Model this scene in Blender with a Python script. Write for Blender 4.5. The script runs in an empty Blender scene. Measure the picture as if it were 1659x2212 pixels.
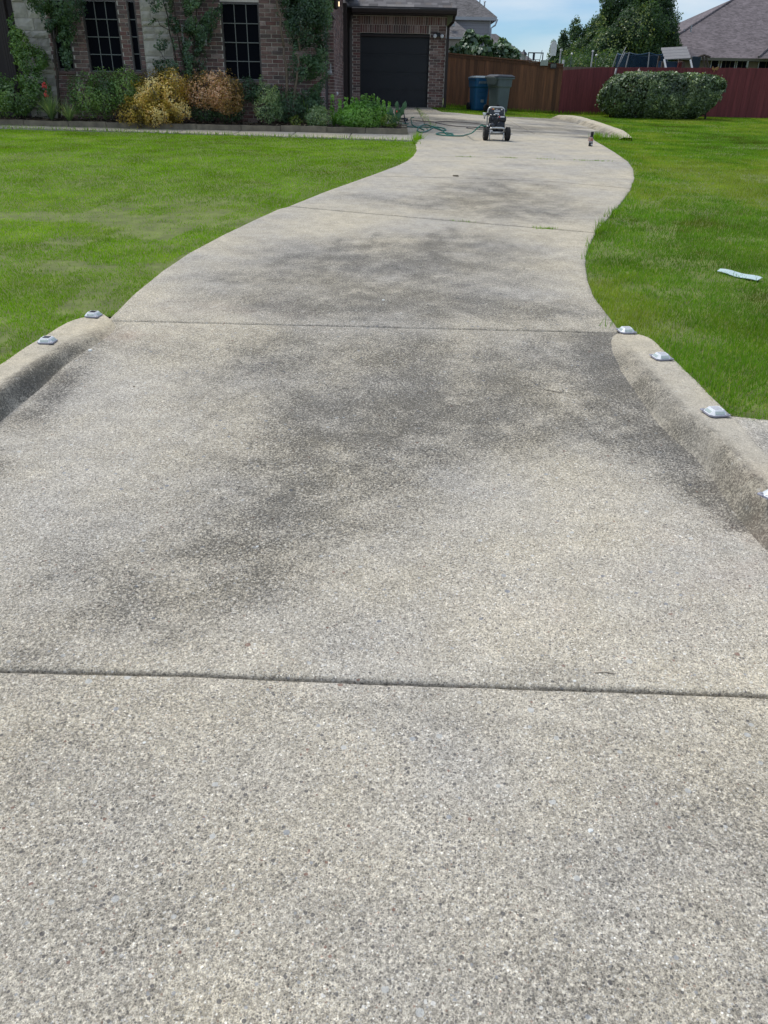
import bpy, bmesh, math, random
import numpy as np
from mathutils import Vector, Matrix

random.seed(7)
rng = np.random.default_rng(11)
scene = bpy.context.scene
COL = scene.collection

# ------------------------------------------------------------------ camera
PITCH, ROLL, CAM_H = math.radians(28.6), math.radians(1.15), 1.55
ct, st, cr, sr = math.cos(PITCH), math.sin(PITCH), math.cos(ROLL), math.sin(ROLL)
FWD = Vector((0, ct, -st))
RGT = Vector((cr, sr * st, sr * ct))
UPV = Vector((-sr, cr * st, cr * ct))
cam_data = bpy.data.cameras.new('camera')
cam_data.sensor_fit = 'VERTICAL'
cam_data.sensor_height = 36.0
cam_data.lens = 27.04
cam_data.clip_start = 0.05
cam_data.clip_end = 3000
cam = bpy.data.objects.new('camera', cam_data)
m3 = Matrix((RGT, UPV, -FWD)).transposed()
cam.matrix_world = Matrix.Translation((0, 0, CAM_H)) @ m3.to_4x4()
COL.objects.link(cam)
scene.camera = cam

# ------------------------------------------------------------------ light
SUN_EL, SUN_AZ = math.radians(60), math.radians(-58)      # azimuth from +Y towards +X
SKY_STRENGTH = 0.086
world = bpy.data.worlds.new('World')
scene.world = world
world.use_nodes = True
wn, wl = world.node_tree.nodes, world.node_tree.links
wn.clear()
w_out = wn.new('ShaderNodeOutputWorld')
w_bg = wn.new('ShaderNodeBackground')
w_bg.inputs['Strength'].default_value = SKY_STRENGTH
w_sky = wn.new('ShaderNodeTexSky')
w_sky.sky_type = 'NISHITA'
w_sky.sun_disc = False
w_sky.sun_elevation = SUN_EL
w_sky.sun_rotation = SUN_AZ
w_sky.altitude = 100
w_sky.air_density = 1.0
w_sky.dust_density = 0.2
w_sky.ozone_density = 4.0
w_tc = wn.new('ShaderNodeTexCoord')
w_map = wn.new('ShaderNodeMapping')
w_map.inputs['Scale'].default_value = (1.0, 1.0, 4.5)
w_noise = wn.new('ShaderNodeTexNoise')
w_noise.inputs['Scale'].default_value = 2.6
w_noise.inputs['Detail'].default_value = 6
w_noise.inputs['Roughness'].default_value = 0.5
w_noise.inputs['Distortion'].default_value = 0.4
w_ramp = wn.new('ShaderNodeValToRGB')
w_ramp.color_ramp.elements[0].position = 0.36
w_ramp.color_ramp.elements[1].position = 0.66
w_mix = wn.new('ShaderNodeMix'); w_mix.data_type = 'RGBA'
w_mix.inputs[7].default_value = (6.9, 7.5, 8.0, 1)
wl.new(w_tc.outputs['Generated'], w_map.inputs['Vector'])
wl.new(w_map.outputs['Vector'], w_noise.inputs['Vector'])
wl.new(w_noise.outputs['Fac'], w_ramp.inputs['Fac'])
wl.new(w_ramp.outputs['Color'], w_mix.inputs[0])
w_tint = wn.new('ShaderNodeMix'); w_tint.data_type = 'RGBA'; w_tint.blend_type = 'MULTIPLY'; w_tint.inputs[0].default_value = 1.0
w_tint.inputs[7].default_value = (.72, .89, 1.08, 1)
wl.new(w_sky.outputs['Color'], w_tint.inputs[6])
wl.new(w_tint.outputs[2], w_mix.inputs[6])
wl.new(w_mix.outputs[2], w_bg.inputs['Color'])
wl.new(w_bg.outputs['Background'], w_out.inputs['Surface'])

sun_data = bpy.data.lights.new('sun', 'SUN')
sun_data.energy = 2.6
sun_data.angle = math.radians(28)
sun_data.color = (1.0, 0.95, 0.86)
sun = bpy.data.objects.new('sun', sun_data)
sd = Vector((math.sin(SUN_AZ) * math.cos(SUN_EL), math.cos(SUN_AZ) * math.cos(SUN_EL), math.sin(SUN_EL)))
sun.rotation_euler = sd.to_track_quat('Z', 'Y').to_euler()
sun.location = (10, 10, 30)
COL.objects.link(sun)

scene.view_settings.view_transform = 'Standard'
scene.view_settings.look = 'None'
scene.view_settings.exposure = 0.41
scene.view_settings.gamma = 1.0
scene.view_settings.use_curve_mapping = False

# ------------------------------------------------------------------ terrain height
PROFILE = np.array([(-50, -.3), (-3, -.09), (0, -.07), (1.8, -.065), (3.4, -.015), (4.4, .06), (5.0, .125), (5.3, .145), (9.4, .29),
                    (13.9, .55), (18, .68), (24, .89), (28, 1.02), (31, 1.12), (36, 1.15), (60, 1.3), (400, 2)])

def g_arr(x, y):
    """finished paving level"""
    x = np.asarray(x, float); y = np.asarray(y, float)
    base = np.interp(y, PROFILE[:, 0], PROFILE[:, 1])
    sm = sum(np.interp(y + k, PROFILE[:, 0], PROFILE[:, 1]) for k in (-.3, -.15, 0, .15, .3)) / 5
    z = np.where(y > 3, sm, base)
    return z - 0.04 * np.clip(x - 2, 0, 4) * np.clip((y - 8) / 20, 0, 1)

def gl_arr(x, y):
    """lawn and kerb-top level"""
    x = np.asarray(x, float); y = np.asarray(y, float)
    return np.where(y > 5.3, g_arr(x, y), .145 - .008 * (5.3 - y))

def g(x, y): return float(g_arr(x, y))
def gl(x, y): return float(gl_arr(x, y))

def at(px, py, Y):
    """place at distance Y lying in the photograph direction (px, py)"""
    d = FWD * 1661.0 + RGT * (px - 829.5) + UPV * (1106 - py)
    d = d * (Y / d.y)
    return Vector((d.x, d.y, d.z + CAM_H))

# ------------------------------------------------------------------ numpy noise
_NT = np.random.default_rng(5).random((256, 256))
def vnoise(x, y, s):
    x = np.asarray(x) * s + 37.3; y = np.asarray(y) * s + 11.7
    xi = np.floor(x).astype(int); yi = np.floor(y).astype(int)
    fx = x - xi; fy = y - yi
    fx = fx * fx * (3 - 2 * fx); fy = fy * fy * (3 - 2 * fy)
    a = _NT[xi % 256, yi % 256]; b = _NT[(xi + 1) % 256, yi % 256]
    c = _NT[xi % 256, (yi + 1) % 256]; d = _NT[(xi + 1) % 256, (yi + 1) % 256]
    return (a * (1 - fx) + b * fx) * (1 - fy) + (c * (1 - fx) + d * fx) * fy
def fbm(x, y, s, o=4):
    r = 0; a = .5
    for k in range(o):
        r = r + a * vnoise(x, y, s * 2 ** k); a *= .5
    return r / (1 - .5 ** o)

# ------------------------------------------------------------------ materials
class NT:
    def __init__(self, name):
        self.m = bpy.data.materials.new(name); self.m.use_nodes = True
        self.n = self.m.node_tree.nodes; self.l = self.m.node_tree.links; self.n.clear()
        self.out = self.n.new('ShaderNodeOutputMaterial')
        self._pos = None
    def new(self, t, **kw):
        o = self.n.new(t)
        for k, v in kw.items(): setattr(o, k, v)
        return o
    def pos(self):
        if not self._pos: self._pos = self.new('ShaderNodeNewGeometry').outputs['Position']
        return self._pos
    def mapping(self, scale, rot=(0, 0, 0), src=None):
        m = self.new('ShaderNodeMapping'); m.inputs['Scale'].default_value = scale
        m.inputs['Rotation'].default_value = rot
        self.l.new(src or self.pos(), m.inputs['Vector']); return m.outputs['Vector']
    def noise(self, scale, detail=4, rough=.55, vec=None, dist=0):
        o = self.new('ShaderNodeTexNoise'); o.inputs['Scale'].default_value = scale
        o.inputs['Detail'].default_value = detail; o.inputs['Roughness'].default_value = rough
        o.inputs['Distortion'].default_value = dist
        self.l.new(vec or self.pos(), o.inputs['Vector']); return o.outputs['Fac']
    def voronoi(self, scale, vec=None, feature='F1'):
        o = self.new('ShaderNodeTexVoronoi'); o.feature = feature
        o.inputs['Scale'].default_value = scale
        self.l.new(vec or self.pos(), o.inputs['Vector']); return o
    def ramp(self, fac, stops, interp='LINEAR'):
        o = self.new('ShaderNodeValToRGB'); o.color_ramp.interpolation = interp
        e = o.color_ramp.elements
        while len(e) < len(stops): e.new(0.5)
        for i, (p, c) in enumerate(stops):
            e[i].position = p
            e[i].color = (c, c, c, 1) if isinstance(c, (int, float)) else (*c, 1)
        self.l.new(fac, o.inputs['Fac']); return o.outputs['Color']
    def mix(self, fac, a, b, mode='MIX'):
        o = self.new('ShaderNodeMix', data_type='RGBA', blend_type=mode)
        for idx, v in ((0, fac), (6, a), (7, b)):
            if isinstance(v, (int, float)): o.inputs[idx].default_value = v if idx == 0 else (v, v, v, 1)
            elif isinstance(v, tuple): o.inputs[idx].default_value = (*v, 1)
            else: self.l.new(v, o.inputs[idx])
        return o.outputs[2]
    def math(self, op, a, b=0.0, clamp=False):
        o = self.new('ShaderNodeMath', operation=op, use_clamp=clamp)
        for idx, v in ((0, a), (1, b)):
            if isinstance(v, (int, float)): o.inputs[idx].default_value = v
            else: self.l.new(v, o.inputs[idx])
        return o.outputs[0]
    def attr(self, name):
        return self.new('ShaderNodeAttribute', attribute_name=name).outputs['Fac']
    def objrand(self): return self.new('ShaderNodeObjectInfo').outputs['Random']
    def bump(self, h, strength, dist):
        o = self.new('ShaderNodeBump'); o.inputs['Strength'].default_value = strength
        o.inputs['Distance'].default_value = dist
        self.l.new(h, o.inputs['Height']); return o.outputs['Normal']
    def principled(self, color, rough=.8, normal=None, metallic=0, spec=.4):
        b = self.new('ShaderNodeBsdfPrincipled')
        if isinstance(color, tuple): b.inputs['Base Color'].default_value = (*color, 1)
        else: self.l.new(color, b.inputs['Base Color'])
        if isinstance(rough, (int, float)): b.inputs['Roughness'].default_value = rough
        else: self.l.new(rough, b.inputs['Roughness'])
        b.inputs['Metallic'].default_value = metallic
        b.inputs['Specular IOR Level'].default_value = spec
        if normal: self.l.new(normal, b.inputs['Normal'])
        self.l.new(b.outputs['BSDF'], self.out.inputs['Surface']); return b

def simple(name, color, rough=.7, var=.18, scale=6, bump=.0, metallic=0, spec=.4, obj=0.0, stretch=None, bscale=None):
    t = NT(name)
    v = t.mapping(stretch) if stretch else None
    n = t.noise(scale, 5, .6, v)
    f = t.ramp(n, [(.3, 1 - var), (.7, 1 + var)])
    c = t.mix(1.0, color, f, 'MULTIPLY')
    if obj:
        r = t.ramp(t.objrand(), [(0, 1 - obj), (1, 1 + obj)])
        c = t.mix(1.0, c, r, 'MULTIPLY')
    nr = t.bump(t.noise(bscale or scale * 6, 4, .6, v), bump, .01) if bump else None
    rr = t.ramp(n, [(.3, max(0, rough - .08)), (.7, min(1, rough + .08))])
    t.principled(c, rr, nr, metallic, spec)
    return t.m

def leafmat(name, stops, trans=.35, gloss=.06, rough=.45):
    t = NT(name)
    c = t.ramp(t.attr('rnd'), stops)
    n = t.noise(1.6, 3)
    c = t.mix(1.0, c, t.ramp(n, [(.3, .78), (.7, 1.2)]), 'MULTIPLY')
    d = t.new('ShaderNodeBsdfDiffuse'); tr = t.new('ShaderNodeBsdfTranslucent'); gs = t.new('ShaderNodeBsdfGlossy')
    gs.inputs['Roughness'].default_value = rough
    gs.inputs['Color'].default_value = (.9, .95, 1, 1)
    t.l.new(c, d.inputs['Color'])
    tc = t.mix(1.0, c, (1.15, 1.25, .6), 'MULTIPLY')
    t.l.new(tc, tr.inputs['Color'])
    m1 = t.new('ShaderNodeMixShader'); m1.inputs[0].default_value = trans
    t.l.new(d.outputs[0], m1.inputs[1]); t.l.new(tr.outputs[0], m1.inputs[2])
    m2 = t.new('ShaderNodeMixShader'); m2.inputs[0].default_value = gloss
    t.l.new(m1.outputs[0], m2.inputs[1]); t.l.new(gs.outputs[0], m2.inputs[2])
    t.l.new(m2.outputs[0], t.out.inputs['Surface'])
    return t.m

def concrete_mat(name, tint=(1, 1, 1), agg=1.0, bright=1.0):
    t = NT(name)
    # warm and grey cement paste
    big = t.noise(.9, 5, .6)
    med = t.noise(7, 5, .65)
    base = t.mix(t.ramp(big, [(.36, 0.0), (.64, 1.0)]), (.515 * bright, .465 * bright, .365 * bright), (.415 * bright, .393 * bright, .352 * bright))
    base = t.mix(1.0, base, t.ramp(med, [(.3, .84), (.7, 1.12)]), 'MULTIPLY')
    # exposed fine aggregate: pebble-sized cells, each with its own stone colour
    v1 = t.voronoi(185)
    s1 = t.new('ShaderNodeSeparateColor'); t.l.new(v1.outputs['Color'], s1.inputs[0])
    stone = t.ramp(s1.outputs[0], [(0, (.10, .10, .105)), (.10, (.19, .175, .16)), (.24, (.30, .285, .26)), (.46, (.40, .375, .32)),
                                   (.70, (.47, .45, .40)), (.86, (.34, .35, .36)), (.93, (.72, .71, .67)), (.985, (.30, .19, .15))], 'CONSTANT')
    show = t.ramp(t.noise(2.2, 4, .6), [(.3, .6), (.7, 1.0)])
    edge = t.ramp(v1.outputs['Distance'], [(.25, 1.0), (.62, 0.0)])
    a = t.math('MULTIPLY', t.math('MULTIPLY', show, edge), t.attr('agg'))
    a = t.math('MULTIPLY', a, agg, True)
    c = t.mix(a, base, stone)
    # finer sand grain
    v3 = t.voronoi(480)
    s3 = t.new('ShaderNodeSeparateColor'); t.l.new(v3.outputs['Color'], s3.inputs[0])
    grain = t.ramp(s3.outputs[0], [(0, .45), (.18, .82), (.6, 1.05), (.93, 1.4)])
    c = t.mix(t.math('MULTIPLY', t.attr('agg'), .85), c, t.mix(1.0, c, grain, 'MULTIPLY'))
    # gritty weathering at the scale of the stones
    gr = t.noise(95, 3, .8)
    grit = t.ramp(gr, [(.34, .80), (.5, 1.0), (.66, 1.18)])
    c = t.mix(t.attr('agg'), c, t.mix(1.0, c, grit, 'MULTIPLY'))
    c = t.mix(1.0, c, t.ramp(t.noise(38, 4, .7), [(.34, .90), (.66, 1.09)]), 'MULTIPLY')
    cell = t.ramp(s1.outputs[1], [(0, .64), (.12, .84), (.35, .98), (.70, 1.07), (.93, 1.34)])
    c = t.mix(t.attr('agg'), c, t.mix(1.0, c, cell, 'MULTIPLY'))
    # scattered fingernail-sized stones, dark and pale
    v4 = t.voronoi(88, t.mapping((1, 1, 1), (0, 0, 1.1)))
    s4 = t.new('ShaderNodeSeparateColor'); t.l.new(v4.outputs['Color'], s4.inputs[0])
    p4_ = t.math('MULTIPLY', t.math('GREATER_THAN', s4.outputs[0], .80), t.math('LESS_THAN', v4.outputs['Distance'], t.math('MULTIPLY', s4.outputs[1], .5)))
    c = t.mix(t.math('MULTIPLY', p4_, t.math('MULTIPLY', t.attr('agg'), .85)), c, t.ramp(s4.outputs[2], [(0, (.13, .125, .125)), (.28, (.22, .20, .18)), (.45, (.62, .61, .57)), (.72, (.33, .34, .35)), (.86, (.72, .71, .68)), (.96, (.25, .15, .12))], 'CONSTANT'))
    # sparse larger pebbles, some nearly white
    v2 = t.voronoi(36, t.mapping((1, 1, 1), (0, 0, .6)))
    s2 = t.new('ShaderNodeSeparateColor'); t.l.new(v2.outputs['Color'], s2.inputs[0])
    size = t.math('LESS_THAN', v2.outputs['Distance'], t.math('MULTIPLY', s2.outputs[1], .38))
    pick = t.math('GREATER_THAN', s2.outputs[0], .92)
    peb = t.ramp(s2.outputs[2], [(0, (.20, .215, .25)), (.3, (.33, .35, .37)), (.5, (.52, .53, .52)), (.8, (.30, .28, .25)), (.93, (.24, .15, .12))], 'CONSTANT')
    pf = t.math('MULTIPLY', t.math('MULTIPLY', size, pick), t.math('MULTIPLY', t.attr('agg'), .8))
    c = t.mix(pf, c, peb)
    # grime and painted kerb-face shade, mottled by noise; pale stones keep showing through it
    sn = t.ramp(t.noise(3.4, 7, .72), [(.33, .40), (.66, 1.65)])
    sn2 = t.ramp(gr, [(.36, 1.75), (.50, .95), (.64, .30)])
    st_ = t.math('MULTIPLY', t.math('MULTIPLY', t.attr('stain'), sn), sn2, True)
    c = t.mix(st_, c, t.mix(1.0, c, (.33, .335, .345), 'MULTIPLY'))
    # faint rust bloom
    ru = t.math('MULTIPLY', t.attr('rust'), t.ramp(t.noise(5, 4), [(.4, 0.0), (.65, 1.0)]), True)
    c = t.mix(t.math('MULTIPLY', ru, .2), c, (.42, .27, .21))
    c = t.mix(1.0, c, tint, 'MULTIPLY')
    h = t.math('ADD', t.math('MULTIPLY', v1.outputs['Distance'], -.7), t.math('MULTIPLY', v3.outputs['Distance'], -.5))
    h = t.math('ADD', h, t.math('MULTIPLY', t.noise(30, 5, .7), 1.2))
    nb = t.bump(h, .55, .0035)
    wet = t.attr('wet')
    rough = t.ramp(wet, [(0, .9), (1, .5)])
    c = t.mix(wet, c, t.mix(1.0, c, (.50, .51, .54), 'MULTIPLY'))
    t.principled(c, rough, nb, 0, .14)
    return t.m

M = {}
M['concrete'] = concrete_mat('exposed_concrete')
M['kerb'] = concrete_mat('kerb_concrete', tint=(1.0, .98, .93), agg=.65)
M['walk'] = concrete_mat('walk_concrete', bright=1.02, agg=.6)
M['soil'] = simple('soil', (.075, .055, .038), .95, .4, 9, .8)
M['mulch'] = simple('mulch', (.06, .045, .034), .95, .5, 22, 1.0)
M['white_metal'] = simple('painted_silver', (.62, .63, .62), .38, .06, 20, metallic=.55)
M['steel'] = simple('steel', (.45, .46, .47), .3, .1, 15, metallic=.9)
M['black'] = simple('black_plastic', (.014, .015, .018), .45, .3, 12)
M['black_matt'] = simple('black_matt', (.02, .02, .022), .7, .3, 12)
M['rubber'] = simple('tyre_rubber', (.018, .018, .019), .82, .3, 30, .3)
M['white_label'] = simple('white_label', (.72, .72, .74), .5, .05, 30)
M['red_label'] = simple('red_label', (.5, .05, .05), .5, .05, 30)
M['yellow'] = simple('yellow_plastic', (.7, .38, .04), .5, .05, 30)

# ------------------------------------------------------------------ mesh builder
class MB:
    def __init__(self): self.v = []; self.f = []; self.mi = []
    def add(self, vs, fs, mi=0):
        b = len(self.v); self.v.extend([tuple(p) for p in vs])
        self.f.extend([tuple(i + b for i in f) for f in fs]); self.mi.extend([mi] * len(fs)); return self
    def box(self, c, s, mi=0, rot=None):
        hx, hy, hz = s[0] / 2, s[1] / 2, s[2] / 2
        vs = [Vector((sx * hx, sy * hy, sz * hz)) for sz in (-1, 1) for sy in (-1, 1) for sx in (-1, 1)]
        if rot is not None: vs = [rot @ v for v in vs]
        vs = [v + Vector(c) for v in vs]
        return self.add(vs, [(0, 2, 3, 1), (4, 5, 7, 6), (0, 1, 5, 4), (2, 6, 7, 3), (0, 4, 6, 2), (1, 3, 7, 5)], mi)
    def bbox(self, c, s, bev=.01, mi=0, rot=None):
        """box with chamfered edges"""
        bm = bmesh.new(); bmesh.ops.create_cube(bm, size=1)
        bmesh.ops.scale(bm, vec=s, verts=bm.verts)
        bmesh.ops.bevel(bm, geom=bm.edges[:], offset=min(bev, min(s) * .45), segments=2, affect='EDGES', profile=.6)
        bm.verts.index_update()
        vs = [v.co.copy() for v in bm.verts]
        if rot is not None: vs = [rot @ v for v in vs]
        vs = [v + Vector(c) for v in vs]
        fs = [tuple(v.index for v in f.verts) for f in bm.faces]; bm.free()
        return self.add(vs, fs, mi)
    def hexa(self, lo, hi, mi=0):
        """lo, hi: 4 points each, same order"""
        return self.add(list(lo) + list(hi), [(3, 2, 1, 0), (4, 5, 6, 7), (0, 1, 5, 4), (1, 2, 6, 5), (2, 3, 7, 6), (3, 0, 4, 7)], mi)
    def tube(self, pts, r, n=8, mi=0, caps=True):
        pts = [Vector(p) for p in pts]
        rs = r if isinstance(r, (list, tuple)) else [r] * len(pts)
        b = len(self.v); up = Vector((0, 0, 1)); prev = None
        for i, p in enumerate(pts):
            d = (pts[min(i + 1, len(pts) - 1)] - pts[max(i - 1, 0)])
            d = d.normalized() if d.length > 1e-9 else Vector((0, 0, 1))
            if prev is None:
                a = d.cross(up if abs(d.z) < .9 else Vector((1, 0, 0))).normalized()
            else:
                a = (prev - d * prev.dot(d)).normalized()
            prev = a; c = d.cross(a)
            for k in range(n):
                t = 2 * math.pi * k / n
                self.v.append(tuple(p + (a * math.cos(t) + c * math.sin(t)) * rs[i]))
        for i in range(len(pts) - 1):
            for k in range(n):
                k2 = (k + 1) % n
                self.f.append((b + i * n + k, b + i * n + k2, b + (i + 1) * n + k2, b + (i + 1) * n + k)); self.mi.append(mi)
        if caps:
            self.f.append(tuple(b + k for k in range(n))[::-1]); self.mi.append(mi)
            self.f.append(tuple(b + (len(pts) - 1) * n + k for k in range(n))); self.mi.append(mi)
        return self
    def lathe(self, prof, n=20, axis='Z', c=(0, 0, 0), mi=0, squash=1.0):
        b = len(self.v)
        for r, h in prof:
            for k in range(n):
                t = 2 * math.pi * k / n
                x, y = r * math.cos(t), r * math.sin(t) * squash
                p = (x, y, h) if axis == 'Z' else ((h, x, y) if axis == 'X' else (x, h, y))
                self.v.append((p[0] + c[0], p[1] + c[1], p[2] + c[2]))
        for i in range(len(prof) - 1):
            for k in range(n):
                k2 = (k + 1) % n
                self.f.append((b + i * n + k, b + i * n + k2, b + (i + 1) * n + k2, b + (i + 1) * n + k)); self.mi.append(mi)
        self.f.append(tuple(b + k for k in range(n))[::-1]); self.mi.append(mi)
        self.f.append(tuple(b + (len(prof) - 1) * n + k for k in range(n))); self.mi.append(mi)
        return self
    def mesh(self, name, mats, smooth=False):
        me = bpy.data.meshes.new(name); me.from_pydata(self.v, [], self.f)
        for m in (mats if isinstance(mats, (list, tuple)) else [mats]): me.materials.append(M[m] if isinstance(m, str) else m)
        if any(self.mi): me.polygons.foreach_set('material_index', self.mi)
        if smooth: me.polygons.foreach_set('use_smooth', [True] * len(self.f))
        me.update(); return me
    def build(self, name, mats, parent=None, loc=(0, 0, 0), smooth=False, rz=0):
        return obj(name, self.mesh(name, mats, smooth), parent, loc, rz)

def obj(name, me, parent=None, loc=(0, 0, 0), rz=0):
    o = bpy.data.objects.new(name, me); COL.objects.link(o)
    o.location = loc; o.rotation_euler = (0, 0, rz)
    if parent: o.parent = parent
    return o
def empty(name, loc=(0, 0, 0), rz=0, parent=None):
    return obj(name, None, parent, loc, rz)
def tag(o, label, cat, group=None):
    o['label'] = label; o['category'] = cat
    if group: o['group'] = group
    return o
def struct(o, label=None):
    o['kind'] = 'structure'
    if label: o['label'] = label
    return o
def stuff(o):
    o['kind'] = 'stuff'; return o
def copy_tree(o, parent=None):
    c = o.copy(); COL.objects.link(c); c.parent = parent
    for ch in [k for k in bpy.data.objects if k.parent == o]: copy_tree(ch, c)
    return c

def np_mesh(name, V, F, mats, attrs=None, smooth=False, mi=None):
    """V (n,3), F (m,k) arrays"""
    me = bpy.data.meshes.new(name); k = F.shape[1]
    me.vertices.add(len(V)); me.vertices.foreach_set('co', np.ascontiguousarray(V, np.float32).ravel())
    me.loops.add(F.size); me.loops.foreach_set('vertex_index', np.ascontiguousarray(F, np.int32).ravel())
    me.polygons.add(len(F)); me.polygons.foreach_set('loop_start', np.arange(0, F.size, k, dtype=np.int32))
    me.polygons.foreach_set('loop_total', np.full(len(F), k, np.int32))
    for m in (mats if isinstance(mats, (list, tuple)) else [mats]): me.materials.append(M[m] if isinstance(m, str) else m)
    if mi is not None: me.polygons.foreach_set('material_index', np.asarray(mi, np.int32))
    me.update(calc_edges=True)
    if smooth: me.polygons.foreach_set('use_smooth', np.ones(len(F), bool))
    for a, val in (attrs or {}).items():
        at_ = me.attributes.new(a, 'FLOAT', 'POINT'); at_.data.foreach_set('value', np.asarray(val, np.float32))
    return me

def resample(P, n):
    P = np.asarray(P, float)
    d = np.r_[0, np.cumsum(np.hypot(*np.diff(P[:, :2], axis=0).T))]
    t = np.linspace(0, d[-1], n)
    return np.stack([np.interp(t, d, P[:, k]) for k in range(P.shape[1])], 1)
# ------------------------------------------------------------------ ground
# (x, y, radius x, radius y, amount) of the grime patches on the concrete
STAINS = [(.1, 4.55, 1.25, .6, .34), (.9, 4.1, .7, .7, .30), (-.45, 3.4, .6, .8, .32), (-.75, 2.5, .8, .5, .28), (0, 7.0, 1.3, 1.3, .34), (1.2, 10.8, 1.2, 1.3, .28), (2.3, 13.0, 1.2, 1.0, .15), (1.5, 24.6, .9, .25, 1), (3.4, 22.2, .8, .2, 1), (2.4, 23.0, .9, .2, .95), (4.6, 24.5, .7, .3, .95), (1.2, 27.5, .8, .5, .85), (3.6, 21.4, .9, .12, .95), (.6, 22.0, .4, .5, .8), (0.04, 4.033, 0.40, 0.50, 0.98), (-0.166, 3.513, 0.27, 0.31, 0.8), (-0.373, 3.073, 0.25, 0.26, 0.75), (-0.499, 2.675, 0.2, 0.21, 0.6), (-0.67, 2.347, 0.29, 0.18, 0.5), (-1.007, 2.195, 0.3, 0.17, 0.38), (-1.121, 1.923, 0.17, 0.1, 0.3), (-0.518, 3.768, 0.14, 0.34, 0.45), (0.416, 3.929, 0.35, 0.3, 0.55), (-0.778, 4.546, 0.31, 0.39, 0.45), (-0.11, 4.87, 0.99, 0.24, 0.5), (1.207, 4.735, 0.24, 0.38, 0.85), (1.326, 4.161, 0.19, 0.34, 0.7), (1.391, 3.583, 0.14, 0.22, 0.8), (1.431, 3.217, 0.1, 0.15, 0.8), (0.727, 3.827, 0.3, 0.26, 0.45), (0.736, 4.477, 0.34, 0.3, 0.45), (1.235, 3.524, 0.16, 0.19, 0.35), (-1.591, 4.827, 0.18, 0.13, 0.25), (0.146, 3.185, 0.13, 0.27, 0.35), (0.212, 5.771, 0.94, 0.32, 0.85), (1.159, 5.656, 0.41, 0.22, 0.6), (-0.685, 5.768, 0.45, 0.22, 0.5), (-0.59, 7.222, 0.71, 0.75, 0.5), (0.38, 7.308, 0.69, 0.86, 0.55), (1.098, 7.98, 0.47, 0.78, 0.4), (-1.344, 6.33, 0.33, 0.3, 0.3), (-0.15, 6.425, 0.76, 0.45, 0.35), (1.3, 10.697, 0.73, 0.74, 0.55), (1.651, 9.827, 0.62, 0.41, 0.5), (0.33, 10.275, 0.7, 0.37, 0.4), (-0.497, 10.663, 0.42, 0.26, 0.35), (2.401, 10.507, 0.31, 0.5, 0.25), (1.623, 12.422, 0.42, 0.53, 0.45), (1.005, 11.542, 0.39, 0.31, 0.3), (2.222, 11.89, 0.28, 0.33, 0.3), (2.189, 13.967, 0.49, 0.19, 0.3), (0.811, 14.033, 0.47, 0.19, 0.25), (1.581, 15.664, 0.81, 0.34, 0.25), (3.513, 16.763, 0.64, 0.42, 0.25), (2.893, 17.478, 0.45, 0.33, 0.3), (1.978, 24.009, 0.94, 0.57, 0.8), (1.123, 25.123, 0.71, 0.63, 0.7), (3.687, 22.542, 1.0, 0.36, 0.6), (5.113, 25.499, 0.91, 0.52, 0.6), (2.52, 23.02, 0.96, 0.54, 0.4), (0.768, 27.005, 0.92, 0.72, 0.5), (1.248, 20.288, 0.92, 0.4, 0.35), (-0.14, 1.743, 0.21, 0.03, 0.4), (0.521, 1.907, 0.13, 0.05, 0.35), (0.173, 1.675, 0.4, 0.04, 0.2), (-0.767, 1.686, 0.27, 0.08, 0.18), (0.459, 1.413, 0.36, 0.19, 0.15), (-0.352, 1.253, 0.33, 0.27, 0.12)]
STREAKS = [(.38, 8.3, .45, 7.1, .06, 1), (-.19, 8.1, -.31, 6.6, .05, .9), (-.62, 7.7, -.58, 6.6, .05, .8), (1.44, 12.0, 1.7, 11.1, .1, .8), (-1.05, 6.2, -.78, 6.7, .05, .5), (.50, 8.55, .53, 7.75, .05, .9), (.44, 8.5, .40, 8.1, .035, .7), (-.12, 8.5, -.25, 7.3, .045, .7), (-.5, 8.2, -.52, 7.3, .035, .6), (-1.05, 6.9, -.75, 7.5, .04, .6), (1.25, 11.6, 1.5, 10.9, .09, .6), (.95, 4.1, 1.2, 3.4, .03, .5), (1.05, 4.4, 1.35, 3.3, .03, .5), (-.35, 6.6, -.28, 7.6, .05, .5), (.25, 6.5, .32, 8.0, .05, .45), (-.62, 6.9, -.5, 8.1, .04, .4), (.72, 8.1, .66, 8.9, .06, .55), (-.1, 7.1, -.02, 8.3, .04, .35)]
RUST = [(-1.7, 5.0, .18, .12, .9), (1.45, 2.6, .3, .3, .6), (1.65, 2.9, .12, .25, .6), (-1.2, 5.6, .5, .2, .4), (.9, 2.2, .4, .15, .35)]
WET = [(2.0, 23.8, 1.5, .9, .9), (3.9, 21.6, 1.4, .4, .9), (1.1, 22.0, .7, .5, .7), (5.0, 22.4, .5, 1.5, .9), (1.2, 26.2, .9, .9, .7), (4.4, 20.3, .6, .25, .8), (1.0, 20.2, .6, .3, .5)]

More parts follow.
